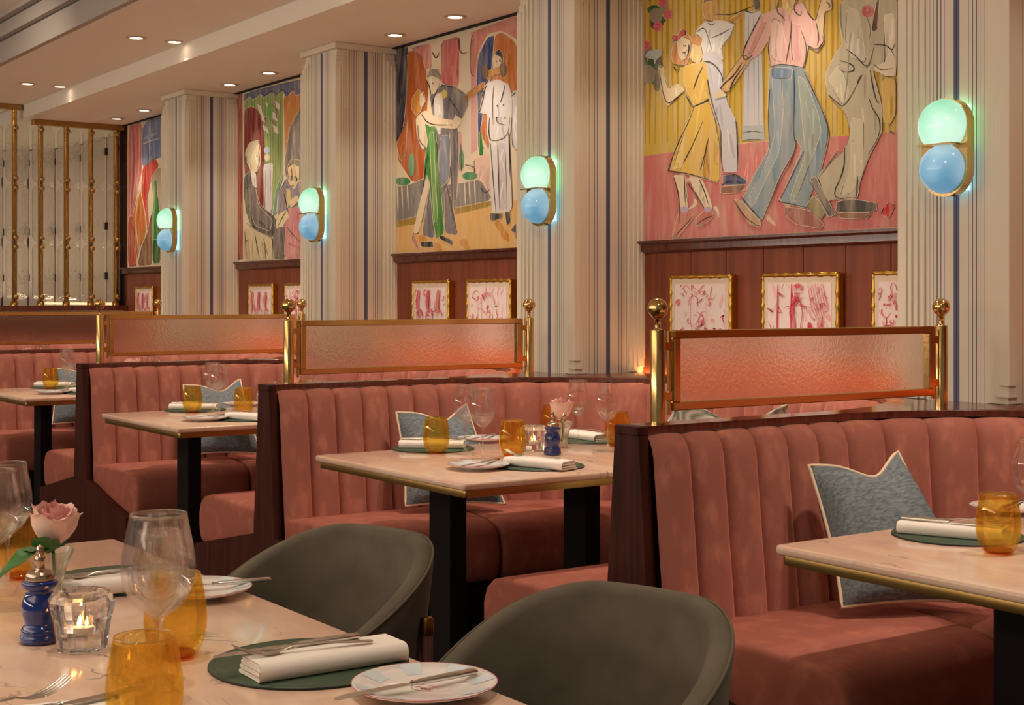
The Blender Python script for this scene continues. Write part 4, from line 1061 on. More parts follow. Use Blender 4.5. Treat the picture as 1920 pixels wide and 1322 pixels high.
# trumpeter in a white jacket
a.poly([(300, 160), (350, 110), (440, 110), (500, 130), (480, 190), (430, 250), (440, 320), (330, 290), (290, 220)], (222, 222, 218))
a.poly([(330, 40), (350, -30), (400, -30), (410, 60), (385, 120), (345, 105)], (206, 158, 84)); a.poly([(335, 20), (350, -40), (400, -40), (400, 0), (350, 10)], (120, 92, 60)); a.poly([(470, 110), (540, 60), (545, 85), (490, 125)], (190, 140, 70))
a.many([[(390, 75), (480, 80), (560, 50), (620, 20)], [(540, 50), (590, 70), (620, 60)], [(300, 170), (340, 140), (360, 190), (380, 260)], [(380, 200), (430, 180), (480, 150)], [(360, 120), (380, 135), (398, 122)]], 6)
a.poly([(600, 0), (628, -10), (630, 50), (606, 52)], (74, 70, 66))
# partner in lavender trousers
a.poly([(330, 280), (400, 270), (440, 330), (438, 400), (450, 470), (470, 560), (510, 640), (520, 760), (518, 905), (440, 905), (432, 700), (380, 560), (350, 450)], (206, 204, 210))
a.poly([(270, 230), (320, 225), (335, 290), (310, 335), (270, 320)], (222, 196, 128)); a.poly([(265, 200), (300, 178), (332, 205), (320, 245), (275, 232)], (204, 140, 76))
a.poly([(440, 925), (520, 925), (568, 955), (560, 972), (440, 975)], (92, 96, 124)); a.poly([(430, 985), (560, 975), (520, 1015), (430, 1020)], (150, 108, 92))
# woman in the yellow dress
a.poly([(98, 345), (125, 350), (150, 470), (200, 440), (240, 480), (190, 520), (150, 560), (125, 520)], (230, 208, 168))
a.poly([(180, 220), (200, 180), (250, 175), (275, 210), (270, 280), (245, 345), (180, 340), (168, 290)], (212, 148, 92)); a.poly([(198, 210), (225, 195), (262, 210), (266, 260), (250, 300), (228, 322), (206, 290)], (232, 212, 180))
a.poly([(172, 180), (200, 190), (212, 165), (240, 150), (250, 185), (220, 195), (205, 215), (175, 220)], (196, 66, 70))
a.poly([(235, 350), (300, 335), (350, 325), (362, 420), (368, 520), (320, 545), (285, 560), (262, 500), (235, 440)], (222, 182, 92))
a.poly([(290, 560), (375, 540), (400, 640), (418, 760), (420, 965), (330, 940), (240, 915), (155, 905), (190, 780), (240, 680)], (226, 186, 86))
a.poly([(330, 930), (365, 700), (376, 940)], (204, 150, 62)); a.poly([(170, 905), (240, 690), (225, 880)], (238, 208, 128))
a.poly([(180, 925), (240, 925), (250, 1010), (255, 1100), (215, 1100), (205, 1000)], (232, 212, 180)); a.poly([(260, 930), (330, 945), (370, 1040), (385, 1100), (350, 1110), (300, 1020)], (232, 212, 180))
a.poly([(215, 1100), (270, 1110), (290, 1140), (200, 1255), (170, 1260)], (206, 132, 116)); a.poly([(300, 1150), (350, 1105), (400, 1130), (340, 1190), (300, 1190)], (196, 118, 108))
a.ell(238, 1105, 24, 16, (186, 170, 196)); a.ell(362, 1105, 22, 14, (186, 170, 196))
a.many([[(100, 345), (120, 360), (118, 330), (92, 325)], [(105, 370), (125, 500), (152, 556), (215, 500), (236, 480)], [(150, 905), (200, 760), (262, 640), (290, 560)], [(285, 562), (330, 545), (370, 520)], [(360, 420), (375, 520), (430, 690)], [(232, 860), (270, 790), (335, 640)], [(322, 895), (350, 800), (358, 740)], [(155, 900), (260, 915), (408, 960)], [(182, 935), (205, 1010), (215, 1105), (210, 1180)], [(238, 930), (240, 1020), (244, 1085)], [(315, 945), (345, 1010), (362, 1070)], [(255, 965), (300, 1030), (340, 1095)], [(182, 1250), (240, 1190), (285, 1140)], [(300, 1185), (350, 1150), (400, 1135)], [(285, 470), (310, 400), (335, 350)], [(262, 235), (262, 270), (250, 300)], [(232, 238), (240, 245), (248, 236)], [(228, 275), (240, 282), (246, 272)], [(180, 350), (200, 380), (215, 345)], [(245, 500), (270, 545), (288, 572)], [(240, 160), (248, 180), (232, 186)], [(335, 322), (390, 330), (440, 400), (436, 440)], [(430, 690), (428, 800), (440, 900)], [(510, 640), (520, 800), (516, 900)], [(440, 920), (500, 915), (560, 950)], [(435, 975), (480, 950), (560, 968)], [(395, 510), (440, 505), (455, 480)]], 6)
a.poly([(60, 265), (120, 262), (118, 290), (95, 310), (85, 340), (78, 310), (30, 300)], (170, 182, 180))
# central man
a.poly([(640, 85), (700, 60), (745, 40), (860, 10), (900, 90), (960, 120), (975, 220), (940, 275), (890, 240), (880, 300), (868, 352), (780, 340), (690, 345), (690, 260), (680, 210), (640, 280), (565, 325), (545, 285), (590, 190)], (226, 176, 168))
a.poly([(700, 90), (760, 120), (750, 330), (700, 320)], (234, 196, 188)); a.poly([(800, 120), (860, 140), (855, 330), (805, 320)], (218, 164, 160)); a.poly([(640, 120), (680, 110), (600, 280), (570, 290)], (212, 152, 146))
a.poly([(545, 285), (590, 310), (500, 440), (470, 480), (430, 480), (440, 440)], (214, 172, 120)); a.poly([(390, 490), (450, 480), (460, 505), (400, 520)], (228, 204, 166))
a.poly([(935, 110), (960, 0), (1010, -20), (1015, 50), (975, 60), (965, 200), (950, 180)], (226, 198, 158)); a.poly([(760, -60), (820, -60), (830, 20), (790, 80), (760, 40)], (226, 190, 130))
a.poly([(690, 350), (770, 340), (870, 355), (920, 480), (980, 610), (1002, 700), (990, 770), (950, 930), (905, 1020), (890, 1100), (740, 1065), (800, 930), (860, 790), (822, 720), (815, 800), (740, 930), (680, 1080), (645, 1165), (590, 1130), (540, 1060), (610, 920), (690, 780), (680, 540)], (134, 156, 166))
a.poly([(700, 380), (750, 370), (760, 600), (740, 800), (660, 960), (600, 1090), (570, 1060), (680, 840), (720, 700)], (152, 170, 180)); a.poly([(840, 400), (880, 430), (950, 620), (960, 700), (900, 860), (830, 1060), (790, 1060), (880, 820), (860, 620)], (156, 170, 160)); a.poly([(700, 355), (810, 360), (800, 420), (700, 410)], (116, 140, 166))
a.poly([(500, 1050), (540, 1060), (640, 1170), (640, 1195), (580, 1180)], (192, 158, 128)); a.poly([(770, 1090), (900, 1110), (975, 1180), (960, 1205), (820, 1180), (770, 1130)], (164, 106, 100)); a.poly([(880, 1090), (920, 1030), (990, 1110), (960, 1160)], (140, 134, 96))
a.many([[(690, 355), (740, 338), (800, 345), (868, 356)], [(818, 370), (820, 520), (815, 720), (830, 760), (812, 840), (740, 960), (665, 1150)], [(690, 470), (680, 640), (692, 780)], [(870, 380), (930, 500), (995, 650), (1000, 720), (950, 920)], [(870, 800), (820, 900), (740, 1060)], [(540, 1040), (590, 1100), (650, 1165)], [(500, 1056), (560, 1150), (630, 1192)], [(642, 80), (590, 180), (545, 280), (555, 310)], [(600, 290), (560, 322), (545, 290)], [(740, 0), (722, 60), (760, 90), (770, 110)], [(830, 0), (812, 50), (850, 90), (860, 60)], [(805, 110), (800, 200), (775, 330)], [(885, 60), (930, 120), (945, 60)], [(690, 190), (680, 260), (695, 340)], [(855, 160), (885, 240), (880, 310), (865, 350)], [(890, 240), (940, 268), (972, 220)], [(545, 330), (500, 400), (450, 440), (425, 470), (450, 470)], [(480, 470), (500, 420), (560, 340)], [(735, 1062), (890, 1095)], [(935, 120), (950, 190), (940, 240)]], 6)
# man in the beige suit
a.poly([(1075, 10), (1130, -40), (1290, -40), (1360, -20), (1355, 400), (1330, 390), (1270, 380), (1230, 370), (1280, 560), (1280, 700), (1210, 830), (1165, 960), (1150, 1050), (1040, 1050), (990, 1060), (945, 920), (1000, 870), (1080, 800), (1120, 700), (1090, 600), (1075, 575), (1000, 500), (980, 400), (1040, 280), (1075, 235), (1060, 120)], (186, 178, 152))
a.poly([(1100, 40), (1160, 60), (1200, 340), (1120, 300), (1090, 220)], (200, 194, 172)); a.poly([(1120, 620), (1190, 640), (1180, 900), (1120, 1010), (1060, 1030), (1120, 860)], (202, 196, 168)); a.poly([(1000, 420), (1060, 330), (1110, 480), (1075, 560)], (204, 196, 166))
a.poly([(1290, 80), (1352, 60), (1352, 400), (1300, 400), (1235, 360), (1300, 330)], (226, 214, 190)); a.poly([(1285, 400), (1352, 420), (1352, 600), (1320, 660), (1290, 640)], (214, 178, 84))
a.ell(1208, 60, 32, 32, (196, 92, 100)); a.stroke([(1190, 50), (1210, 40), (1225, 62), (1200, 75), (1195, 60)], 7, (150, 50, 62)); a.stroke([(1200, 85), (1225, 150), (1215, 210)], 4, (90, 100, 70)); a.poly([(1252, 20), (1270, -20), (1256, 160), (1232, 165)], (104, 74, 62))
a.poly([(1045, 1065), (1120, 1050), (1250, 1070), (1255, 1110), (1120, 1125), (1040, 1115)], (88, 86, 84)); a.poly([(905, 940), (930, 930), (1010, 1080), (1040, 1130), (1000, 1145), (930, 1010)], (126, 122, 118)); a.poly([(1030, 1125), (1230, 1120), (1200, 1155), (1060, 1150)], (150, 110, 92)); a.poly([(1280, 1130), (1310, 1070), (1350, 1080), (1320, 1150)], (196, 50, 52))
a.many([[(1095, 260), (1150, 300), (1200, 360), (1225, 320), (1240, 250)], [(1200, 360), (1225, 330)], [(1000, 500), (1050, 545), (1085, 570), (1180, 395)], [(1175, 395), (1155, 430), (1152, 450)], [(1220, 370), (1235, 460), (1255, 540), (1270, 545)], [(1215, 520), (1235, 580), (1270, 620), (1275, 710), (1210, 815)], [(1085, 780), (1085, 900), (1010, 1050), (1150, 1040)], [(1050, 800), (1000, 870), (950, 935)], [(1240, 235), (1320, 240), (1350, 300)], [(1305, 240), (1340, 270), (1350, 230)], [(1240, 340), (1280, 375), (1340, 360)], [(905, 960), (960, 1060), (1010, 1140)], [(990, 10), (1010, 30), (1000, 45)], [(1155, 930), (1148, 1040)], [(1060, 320), (1130, 340), (1140, 375), (1080, 385), (1050, 350)], [(1278, 1130), (1300, 1080)], [(1325, 690), (1350, 712)]], 6)
a.stroke([(1068, 20), (1062, 110), (1080, 200)], 6, (90, 150, 140)); a.stroke([(1110, 240), (1100, 430), (1080, 560)], 5, (150, 160, 140))
a.build('painted_scene', m1)
# ---- mural 2: couple dancing and trumpeter
m2 = canvas(-6.685, -5.03, 'mural of a green dress couple dancing beside a trumpeter in white')
a = Art((730, 30, 2.936), YM)
a.poly([(-40, 200), (720, -20), (720, 1280), (-40, 1315)], CR, 0)
a.poly([(-40, 190), (100, 170), (110, 560), (40, 700), (-40, 760)], (58, 56, 72), 0)
a.poly([(100, 195), (150, 190), (195, 250), (215, 400), (205, 560), (215, 880), (130, 920), (40, 780), (80, 600), (100, 400)], (182, 92, 40)); a.poly([(40, 700), (100, 560), (90, 760), (60, 800)], (196, 112, 60))
a.poly([(120, 180), (230, 150), (235, 290), (200, 290), (180, 220)], (206, 128, 122)); a.poly([(285, 140), (385, 110), (385, 400), (285, 370)], (196, 108, 104)); a.poly([(235, 150), (285, 140), (285, 320), (235, 300)], CR, 0)
a.poly([(385, 110), (450, 90), (445, 780), (395, 780), (395, 400)], (220, 204, 182), 0); a.poly([(450, 90), (480, 80), (482, 740), (450, 760)], (212, 152, 150), 0)
a.poly([(450, 90), (720, -10), (720, 140), (620, 80), (540, 100), (490, 200), (475, 330), (450, 330)], (208, 134, 122))
a.poly([(485, 360), (490, 220), (540, 120), (582, 105), (560, 320), (520, 420), (510, 600), (520, 740), (490, 745)], (58, 76, 128)); a.poly([(582, 105), (620, 90), (680, 130), (720, 200), (720, 420), (640, 420), (560, 420), (548, 740), (500, 640), (540, 430), (565, 300)], (192, 112, 50))
a.poly([(365, 640), (400, 640), (405, 800), (385, 860)], (218, 150, 150)); a.poly([(465, 790), (560, 750), (565, 980), (525, 990), (495, 930), (470, 880)], (226, 190, 172))
a.poly([(-40, 950), (110, 930), (180, 900), (300, 930), (400, 920), (500, 900), (570, 1010), (360, 1070), (150, 1110), (-40, 1160)], (134, 128, 126)); a.poly([(-40, 1150), (150, 1105), (360, 1058), (565, 1015), (570, 1045), (360, 1095), (150, 1145), (-40, 1175)], (166, 134, 60))
a.poly([(-40, 1175), (150, 1145), (360, 1095), (570, 1045), (720, 1010), (720, 1275), (-40, 1305)], (224, 178, 108), 0)
for x, y in ((170, 1210), (250, 1250), (400, 1230), (590, 1130), (620, 1180), (690, 1180)): a.stroke([(x, y), (x + 40, y + 60)], 40, (206, 140, 62))
# chairs
for cx, cy in ((70, 900), (440, 870)):
    a.ell(cx + 5, cy + 10, 42, 22, (70, 140, 92)); a.many([[(cx - 25, cy + 30), (cx - 20, cy + 180)], [(cx + 30, cy + 30), (cx + 36, cy + 170)], [(cx, cy + 30), (cx + 4, cy + 150)]], 7, (222, 206, 180))
a.ell(124, 820, 17, 66, (92, 160, 118)); a.ell(398, 790, 13, 60, (92, 150, 100)); a.poly([(498, 640), (508, 640), (520, 760), (498, 766)], (60, 130, 70))
# man in grey suit
a.poly([(285, 380), (350, 385), (420, 425), (440, 480), (400, 570), (360, 540), (340, 600), (330, 680), (340, 820), (330, 900), (310, 940), (290, 980), (280, 1100), (245, 1225), (180, 1205), (215, 1000), (240, 800), (260, 640), (235, 520), (225, 440)], (116, 112, 116))
a.poly([(335, 620), (375, 610), (385, 700), (372, 1010), (350, 1020), (340, 850)], (110, 104, 108)); a.poly([(285, 660), (335, 660), (330, 900), (270, 960), (275, 760)], (128, 134, 150)); a.poly([(310, 940), (345, 1010), (378, 1210), (305, 1190)], (112, 108, 116)); a.poly([(250, 440), (290, 420), (300, 560), (280, 660), (255, 600)], (222, 212, 200))
a.poly([(205, 330), (240, 290), (278, 310), (280, 360), (250, 430), (225, 420)], (230, 208, 180)); a.poly([(205, 340), (225, 295), (270, 290), (282, 350), (260, 340), (240, 330)], (150, 140, 126)); a.ell(305, 430, 16, 24, (212, 190, 90))
# woman in green
a.poly([(130, 450), (165, 400), (190, 415), (195, 440), (175, 520), (150, 550), (125, 510)], (208, 142, 60)); a.poly([(172, 430), (192, 420), (200, 470), (185, 500), (172, 490)], (232, 212, 184))
a.poly([(150, 560), (200, 520), (260, 560), (345, 575), (400, 580), (370, 620), (250, 610), (215, 600), (225, 720), (180, 740), (155, 660)], (232, 210, 178))
a.poly([(198, 590), (225, 610), (255, 605), (262, 700), (275, 850), (290, 1010), (305, 1195), (260, 1230), (240, 1100), (225, 920), (210, 870), (190, 940), (200, 780), (215, 690)], (74, 140, 62)); a.poly([(225, 640), (245, 640), (255, 900), (270, 1150), (250, 1130), (235, 880)], (104, 164, 82))
a.poly([(210, 890), (222, 930), (205, 1010), (185, 1100), (160, 1200), (135, 1200), (160, 1080), (185, 980)], (232, 210, 178)); a.poly([(135, 1190), (160, 1260), (165, 1295), (130, 1240)], (190, 120, 110))
a.poly([(170, 1245), (240, 1240), (245, 1275), (180, 1270)], (58, 54, 56)); a.poly([(280, 1210), (350, 1235), (350, 1265), (280, 1225)], (58, 54, 56))
# trumpeter in white
a.poly([(540, 370), (600, 350), (660, 380), (680, 470), (668, 640), (660, 660), (672, 860), (680, 1060), (660, 1080), (600, 1080), (570, 1090), (560, 860), (555, 690), (540, 640), (545, 540), (495, 530), (510, 440)], (222, 216, 214)); a.poly([(680, 420), (720, 400), (720, 760), (680, 720)], (218, 212, 210)); a.poly([(600, 700), (640, 700), (650, 1060), (610, 1070)], (206, 198, 200))
a.poly([(570, 240), (590, 200), (625, 205), (630, 260), (605, 320), (580, 300)], (230, 208, 178)); a.poly([(585, 195), (610, 185), (632, 215), (628, 260), (618, 225), (588, 215)], (70, 62, 58))
a.poly([(415, 440), (490, 385), (530, 360), (525, 395), (450, 450), (425, 470)], (200, 130, 60)); a.ell(425, 455, 14, 22, (120, 96, 66)); a.poly([(530, 310), (600, 280), (640, 270), (640, 300), (590, 320), (540, 350)], (212, 150, 70)); a.ell(532, 308, 18, 42, (110, 90, 70)); a.ell(628, 295, 18, 40, (104, 86, 66))
a.poly([(555, 1085), (620, 1090), (620, 1115), (560, 1125)], (62, 58, 58)); a.poly([(640, 1080), (668, 1076), (670, 1130), (650, 1150)], (62, 58, 58)); a.poly([(672, 1180), (700, 1140), (700, 1200)], (62, 58, 58))
a.many([[(555, 560), (550, 640), (560, 695), (655, 670), (668, 560)], [(580, 380), (570, 480), (575, 600)], [(640, 380), (625, 450), (612, 480)], [(560, 700), (575, 900), (590, 1080)], [(600, 710), (610, 1060)], [(660, 640), (668, 800), (665, 880)], [(500, 530), (520, 460), (530, 400)], [(540, 380), (505, 460), (498, 530)], [(680, 440), (700, 420)], [(180, 540), (220, 600), (345, 600)], [(160, 600), (165, 690), (210, 730)], [(205, 350), (230, 400), (228, 440)], [(235, 500), (250, 440), (270, 400)], [(330, 450), (360, 490), (400, 560)], [(290, 380), (360, 390), (415, 430)], [(190, 940), (200, 860), (215, 760)], [(340, 830), (350, 1000), (345, 1040)], [(320, 940), (350, 1080), (375, 1190)], [(395, 700), (400, 860)], [(610, 240), (625, 260)], [(590, 250), (598, 252)], [(240, 370), (248, 372)], [(385, 120), (390, 210), (440, 200)], [(240, 200), (260, 240), (278, 200)], [(505, 940), (530, 980), (560, 950)], [(590, 560), (600, 590), (640, 600)], [(420, 820), (470, 830), (476, 860)]], 6)
for x, y in ((598, 495), (632, 490), (596, 560), (640, 560)): a.ell(x, y, 4, 5, (60, 56, 58))
a.build('painted_scene', m2)
# ---- mural 3: champagne toast
m3 = canvas(-8.745, -7.09, 'mural of two men in grey suits raising glasses before green curtain')
a = Art((430, 140, 3.673), YM)
a.poly([(30, 130), (520, 10), (520, 1275), (30, 1285)], CR, 0)
a.poly([(40, 135), (90, 128), (95, 1270), (52, 1280)], (150, 64, 52), 0); a.stroke([(70, 180), (66, 700), (72, 1240)], 16, (176, 92, 80)); a.poly([(104, 150), (370, 80), (370, 700), (300, 980), (110, 960)], (150, 168, 100), 0)
for x in range(120, 370, 18): a.stroke([(x, 150), (x + 2, 500), (x, 760)], 7, (112, 138, 78) if x % 36 else (190, 200, 150))
a.poly([(372, 110), (520, 60), (520, 560), (440, 620), (390, 700)], (196, 132, 70)); a.poly([(380, 600), (420, 360), (490, 230), (520, 300), (520, 700), (430, 760), (390, 700)], (116, 108, 104))
a.poly([(104, 240), (150, 220), (200, 240), (230, 320), (240, 460), (240, 900), (200, 950), (120, 900), (104, 600)], (132, 52, 50))
a.poly([(100, 130), (520, 25), (520, 110), (460, 150), (440, 105), (395, 160), (365, 105), (320, 150), (290, 120), (240, 160), (215, 130), (165, 175), (140, 150), (104, 190)], (108, 112, 138)); a.stroke([(110, 160), (150, 130), (170, 165), (220, 120), (245, 150), (300, 105), (330, 140), (375, 90), (400, 145), (440, 85), (465, 130), (510, 70)], 8, (66, 70, 92))
for dx, dy in ((0, 0), (40, 60), (-40, 70), (60, -10), (-20, 150), (50, 150), (-60, 10)): a.poly([(250 + dx, 190 + dy), (285 + dx, 215 + dy), (290 + dx, 260 + dy), (262 + dx, 240 + dy)], (222, 220, 200))
a.ell(282, 240, 22, 44, (110, 170, 86)); a.many([[(180, 250), (230, 290), (200, 380)], [(300, 210), (335, 240), (320, 300)], [(290, 310), (330, 370)]], 5)
a.poly([(235, 620), (300, 610), (300, 660), (290, 960), (245, 950)], (214, 208, 206)); a.many([[(250, 660), (252, 930)], [(268, 660), (268, 940)], [(285, 660), (282, 940)], [(225, 600), (250, 620), (270, 600), (298, 625)]], 4, (120, 110, 116)); a.ell(262, 520, 22, 24, (176, 188, 212)); a.ell(262, 570, 18, 26, (222, 206, 168))
a.poly([(300, 970), (320, 800), (365, 680), (375, 690), (335, 820), (325, 960)], (96, 150, 132))
a.poly([(330, 960), (340, 820), (390, 720), (430, 700), (520, 760), (520, 900), (400, 1000)], (142, 132, 138)); a.poly([(400, 640), (430, 600), (480, 610), (480, 720), (450, 790), (410, 740)], (222, 196, 150)); a.poly([(400, 640), (430, 580), (490, 590), (485, 640), (440, 615)], (136, 122, 104)); a.poly([(390, 930), (520, 900), (520, 1275), (380, 1270)], (204, 136, 136)); a.stroke([(400, 1160), (450, 1180), (500, 1200)], 10, (180, 100, 110))
a.poly([(115, 520), (150, 480), (200, 455), (215, 500), (215, 620), (190, 670), (150, 660), (120, 610)], (224, 206, 168)); a.poly([(112, 540), (140, 470), (205, 450), (190, 490), (150, 560), (140, 640), (118, 610)], (196, 184, 150))
a.poly([(105, 700), (150, 660), (185, 700), (185, 800), (215, 900), (320, 980), (330, 1110), (280, 1120), (160, 1060), (125, 940), (104, 820)], (92, 84, 84)); a.poly([(140, 760), (180, 760), (200, 900), (300, 1000), (280, 1080), (180, 1040), (140, 900)], (120, 110, 106)); a.poly([(150, 660), (185, 680), (190, 790), (165, 760)], (228, 222, 206))
a.poly([(320, 1020), (350, 960), (400, 930), (412, 980), (370, 1050), (330, 1110)], (226, 206, 162)); a.poly([(394, 790), (420, 790), (422, 860), (408, 930), (398, 860)], (214, 190, 110)); a.poly([(410, 880), (470, 830), (480, 870), (430, 920)], (224, 200, 156))
a.poly([(104, 1060), (160, 1060), (300, 1120), (310, 1270), (104, 1280)], (206, 190, 150)); a.poly([(300, 1120), (340, 1050), (390, 1050), (380, 1270), (310, 1270)], (116, 106, 100)); a.poly([(112, 1150), (140, 1130), (150, 1270), (120, 1275)], (182, 166, 130)); a.poly([(220, 1140), (240, 1150), (260, 1270), (230, 1270)], (182, 166, 130))
a.many([[(120, 560), (118, 610), (150, 660)], [(200, 460), (212, 490), (205, 540), (214, 590), (195, 660)], [(104, 830), (130, 980), (165, 1060), (300, 1120)], [(150, 940), (165, 1060), (120, 1020)], [(190, 1000), (250, 1040), (320, 1110)], [(318, 990), (330, 1090)], [(340, 1040), (380, 960), (405, 930)], [(300, 1130), (305, 1270)], [(380, 820), (400, 900), (410, 960)], [(430, 640), (436, 690), (430, 730)], [(455, 700), (470, 710), (465, 740)], [(430, 770), (450, 760)], [(400, 770), (410, 775)], [(110, 1080), (120, 1270)], [(180, 1100), (210, 1260)], [(400, 1050), (440, 1100), (490, 1150)], [(240, 1130), (270, 1250)], [(190, 560), (200, 565)], [(110, 790), (150, 760), (180, 800)]], 5)
for x, y in ((432, 715), (462, 720)): a.stroke([(x - 10, y - 16), (x + 9, y - 12), (x + 8, y + 14), (x - 9, y + 12), (x - 10, y - 16)], 3)
a.build('painted_scene', m3)
# ---- mural 4: bottle and curtain
m4 = canvas(-10.80, -9.15, 'mural of pink curtain, blue window and tall green bottle at far left')
a = Art((0, 160, 3.003), YM)
a.poly([(718, 225), (1100, 120), (1100, 1015), (718, 1030)], CR, 0)
a.poly([(722, 230), (800, 205), (800, 480), (780, 560), (745, 720), (775, 900), (768, 1015), (722, 1022)], (200, 112, 108)); a.many([[(740, 250), (742, 500), (730, 700)], [(765, 240), (768, 480), (745, 680)], [(785, 230), (786, 440), (760, 640)]], 8, (224, 152, 144)); a.many([[(752, 250), (755, 500), (738, 700)]], 5, (160, 76, 76))
a.poly([(722, 740), (745, 735), (778, 900), (765, 1018), (722, 1020)], (196, 84, 66)); a.poly([(803, 210), (1000, 150), (1000, 400), (880, 410), (800, 470)], (112, 128, 164)); a.many([[(806, 330), (850, 310), (900, 300)], [(845, 200), (842, 430)]], 6, (214, 208, 196)); a.stroke([(815, 300), (880, 270)], 20, (150, 166, 196))
a.poly([(800, 470), (870, 410), (895, 450), (850, 540), (830, 640), (840, 800), (815, 840), (795, 640)], (196, 60, 46)); a.poly([(745, 740), (790, 570), (830, 820), (790, 900), (775, 990)], (204, 112, 42)); a.many([[(790, 575), (760, 740), (780, 930)], [(790, 575), (835, 820), (785, 930)]], 6, (226, 200, 150))
a.poly([(800, 900), (830, 830), (860, 700), (862, 1010), (775, 1018)], (130, 90, 54)); a.poly([(850, 530), (880, 470), (1000, 440), (1000, 1010), (860, 1010), (866, 640)], (178, 156, 132)); a.poly([(866, 535), (884, 535), (890, 640), (905, 740), (905, 1005), (862, 1010), (858, 740), (868, 640)], (58, 124, 58)); a.stroke([(870, 560), (872, 660), (866, 760), (868, 980)], 6, (120, 176, 96)); a.poly([(862, 870), (904, 870), (905, 1000), (864, 1004)], (44, 96, 48))
a.build('painted_scene', m4)
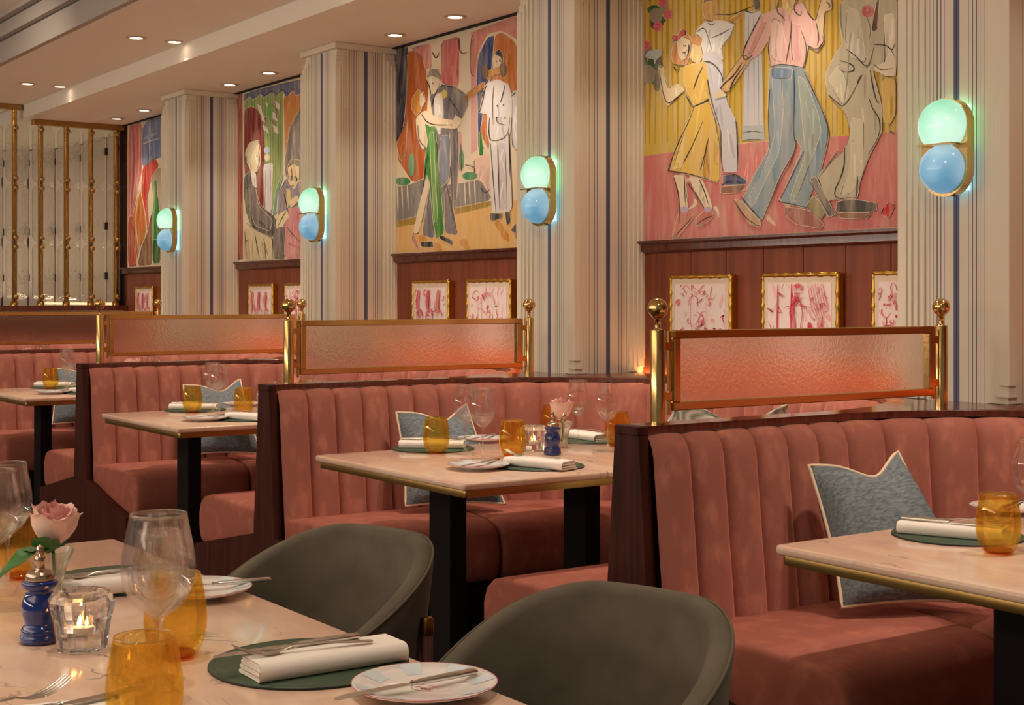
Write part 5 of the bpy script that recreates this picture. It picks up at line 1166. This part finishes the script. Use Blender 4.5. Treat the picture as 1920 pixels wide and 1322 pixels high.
# ---- small framed sketches on the wood panelling
def frame_mesh(wd, hh):
    out = []
    t_ = .017
    for (x0, z0, x1, z1) in ((-wd, -hh, wd, -hh), (-wd, hh, wd, hh), (-wd, -hh, -wd, hh), (wd, -hh, wd, hh)):
        L = math.hypot(x1 - x0, z1 - z0); n = int(L / .012); b = MB(); pts = []; rr_ = []
        for i in range(n + 1):
            f = i / n; pts.append((x0 + (x1 - x0) * f, 0, z0 + (z1 - z0) * f)); ph = (f * L / .058) % 1
            rr_.append(.0086 + (.0032 if min(ph, 1 - ph) < .11 else 0))
        b.tube(pts, rr_, 8, up=(0, 1, 0)); out.append(b)
    return out
def sketch(b, wd, hh, seed, kind):
    r = random.Random(seed); n = [0]
    REDS = [(206, 40, 72), (222, 92, 112), (236, 150, 156), (190, 24, 56)]; b.lay = 0; cols = []
    def P_(x, z, l): return (x, -.0075 - l * .0001, z)
    def st(pts, w_, c_):
        pts = chaikin(pts, False, 2); n[0] += 1; o = len(b.v); N = len(pts); vs = []
        for i, p in enumerate(pts):
            a_, c2 = pts[max(0, i - 1)], pts[min(N - 1, i + 1)]; dx, dy = c2[0] - a_[0], c2[1] - a_[1]; L = math.hypot(dx, dy) or 1; h = w_ / 2 * (.3 + .7 * math.sin(math.pi * min(1, i / (N - 1) + .08)))
            for sg in (1, -1): vs.append(P_(max(-wd, min(wd, p[0] - sg * dy / L * h)), max(-hh, min(hh, p[1] + sg * dx / L * h)), n[0]))
        b.add(vs, [(2 * i, 2 * i + 1, 2 * i + 3, 2 * i + 2)[::-1] for i in range(N - 1)]); cols.extend([c_] * (N - 1))
    for i in range(9):
        x, z = r.uniform(-wd, wd), r.uniform(-hh, hh); st([(x, z), (x + r.uniform(-.03, .03), z + r.uniform(-.06, .06))], r.uniform(.012, .03), r.choice([(240, 172, 174), (232, 130, 140), (244, 196, 192)]))
    for i in range(44):
        x, z = r.uniform(-wd, wd), r.uniform(-hh, hh); pts = [(x, z)]
        for _ in range(3): pts.append((pts[-1][0] + r.uniform(-.028, .028), pts[-1][1] + r.uniform(-.03, .03)))
        st(pts, r.uniform(.002, .006), r.choice(REDS))
    def face(cx, cz, s_):
        st([(cx - .03 * s_, cz + .045 * s_), (cx - .034 * s_, cz), (cx - .018 * s_, cz - .04 * s_), (cx, cz - .052 * s_), (cx + .02 * s_, cz - .036 * s_), (cx + .032 * s_, cz + .005 * s_), (cx + .028 * s_, cz + .045 * s_)], .003, REDS[3])
        for sg in (-1, 1): st([(cx + sg * .014 * s_ - .007, cz + .012 * s_), (cx + sg * .014 * s_, cz + .017 * s_), (cx + sg * .014 * s_ + .007, cz + .012 * s_)], .0028, REDS[0])
        st([(cx, cz + .01 * s_), (cx + .004 * s_, cz - .012 * s_), (cx - .002, cz - .014 * s_)], .002, REDS[1]); st([(cx - .009 * s_, cz - .027 * s_), (cx, cz - .024 * s_), (cx + .009 * s_, cz - .027 * s_), (cx, cz - .033 * s_), (cx - .009 * s_, cz - .027 * s_)], .005, REDS[3])
        for i in range(9): a_ = math.pi * i / 8; q = (cx + .04 * s_ * math.cos(a_), cz + .04 * s_ + .03 * s_ * math.sin(a_)); st([q, (q[0] + .012, q[1] + .01), (q[0] - .004, q[1] + .014)], .005, REDS[i % 3])
        st([(cx - .014, cz - .05 * s_), (cx - .02, cz - .09 * s_), (cx - .07, cz - .12 * s_)], .003, REDS[3]); st([(cx + .014, cz - .05 * s_), (cx + .02, cz - .09 * s_), (cx + .07, cz - .12 * s_)], .003, REDS[3])
    if kind == 0: face(0, .0, 1.5)
    elif kind == 1:
        for cx in (-.10, -.03): st([(cx, hh), (cx - .004, 0), (cx, -hh)], .006, REDS[0])
        for i in range(7): st([(.05 + i * .012, hh), (.07 + i * .014, .04), (.13, -.02 + i * .01)], .0035, REDS[1])
        st([(-.01, .10), (-.03, .04), (-.012, 0), (-.02, -.12)], .012, REDS[1]); st([(.0, .10), (.03, .04), (.012, -.02), (.02, -.12)], .004, REDS[3]); st([(.06, .0), (.06, -.05)], .02, REDS[0]); st([(.03, -.06), (.10, -.06)], .005, REDS[0]); face(.0, .10, .4)
    elif kind == 2:
        for i in range(20): a_ = r.uniform(0, 6.28); q = r.uniform(0, .05); st([(-.07 + q * math.cos(a_), .06 + q * math.sin(a_)), (-.07 + q * math.cos(a_) + .007, .06 + q * math.sin(a_) + .008)], .009, REDS[i % 4])
        st([(-.09, 0), (-.07, -.03), (-.05, 0)], .012, REDS[1]); st([(-.07, -.03), (-.07, -.07)], .006, REDS[0])
    else:
        for cx in (-.10, 0, .10): st([(cx, hh - .01), (cx - .02, .06), (cx, .02)], .03, REDS[1]); face(cx, -.03, .7)
    return cols
def picture(xc, zc_, wd, hh, seed, kind, label):
    t = thing('framed_sketch', label, 'picture', (xc, WALL - .030, zc_), group='gilt framed red sketches')
    for q in frame_mesh(wd - .008, hh - .008): q.obj('frame_bar', 'gilt', t, True)
    MB().box(-wd + .004, wd - .004, .0, .028, -hh + .004, hh - .004).obj('frame_back', 'gilt', t)
    MB().box(-wd + .014, wd - .014, -.0045, .001, -hh + .014, hh - .014).obj('mount', 'mount', t)
    MB().box(-wd + .035, wd - .035, -.0065, .0, -hh + .035, hh - .038).obj('paper', 'art_paper', t)
    b = MB(); cols = sketch(b, wd - .037, hh - .040, seed, kind)
    me = bpy.data.meshes.new('brushwork'); me.from_pydata(b.v, [], b.f); me.materials.append(MATS['mural_paint']); at = me.color_attributes.new('paint', 'FLOAT_COLOR', 'CORNER'); i = 0
    for f, c_ in zip(b.f, cols):
        for _ in f: at.data[i].color = lin(c_); i += 1
    o = bpy.data.objects.new('brushwork', me); COL.objects.link(o); o.parent = t; o['kind'] = 'stuff'
bw = ['right of the second pillar from the right', 'left of the pillar beside the trumpeter mural', 'below the toast mural', 'at the far left below the bottle mural']
for k in range(4):
    s = -BS * k
    for j, (xc, wd, kd, nm) in enumerate(((-4.249, .182, 0 if k == 0 else 3, 'left'), (-3.713, .193, 1 if k != 1 else 0, 'middle'), (-3.19, .182, 2, 'right'))):
        d_ = {0: ['woman with flowered hair', 'curtained room', 'flower vase'], 1: ['group of figures', 'woman in a hat', 'flower vase'], 2: ['group of figures', 'curtained room', 'flower vase'], 3: ['group of figures', 'curtained room', 'flower vase']}[k][j]
        picture(xc + s, 1.166, wd, .182, 20 + k * 5 + j, kd, 'gilt framed red sketch of %s, %s, %s one' % (d_, ['under the largest dancing mural', 'under the trumpeter mural', 'under the toast mural', 'under the bottle mural'][k], nm))
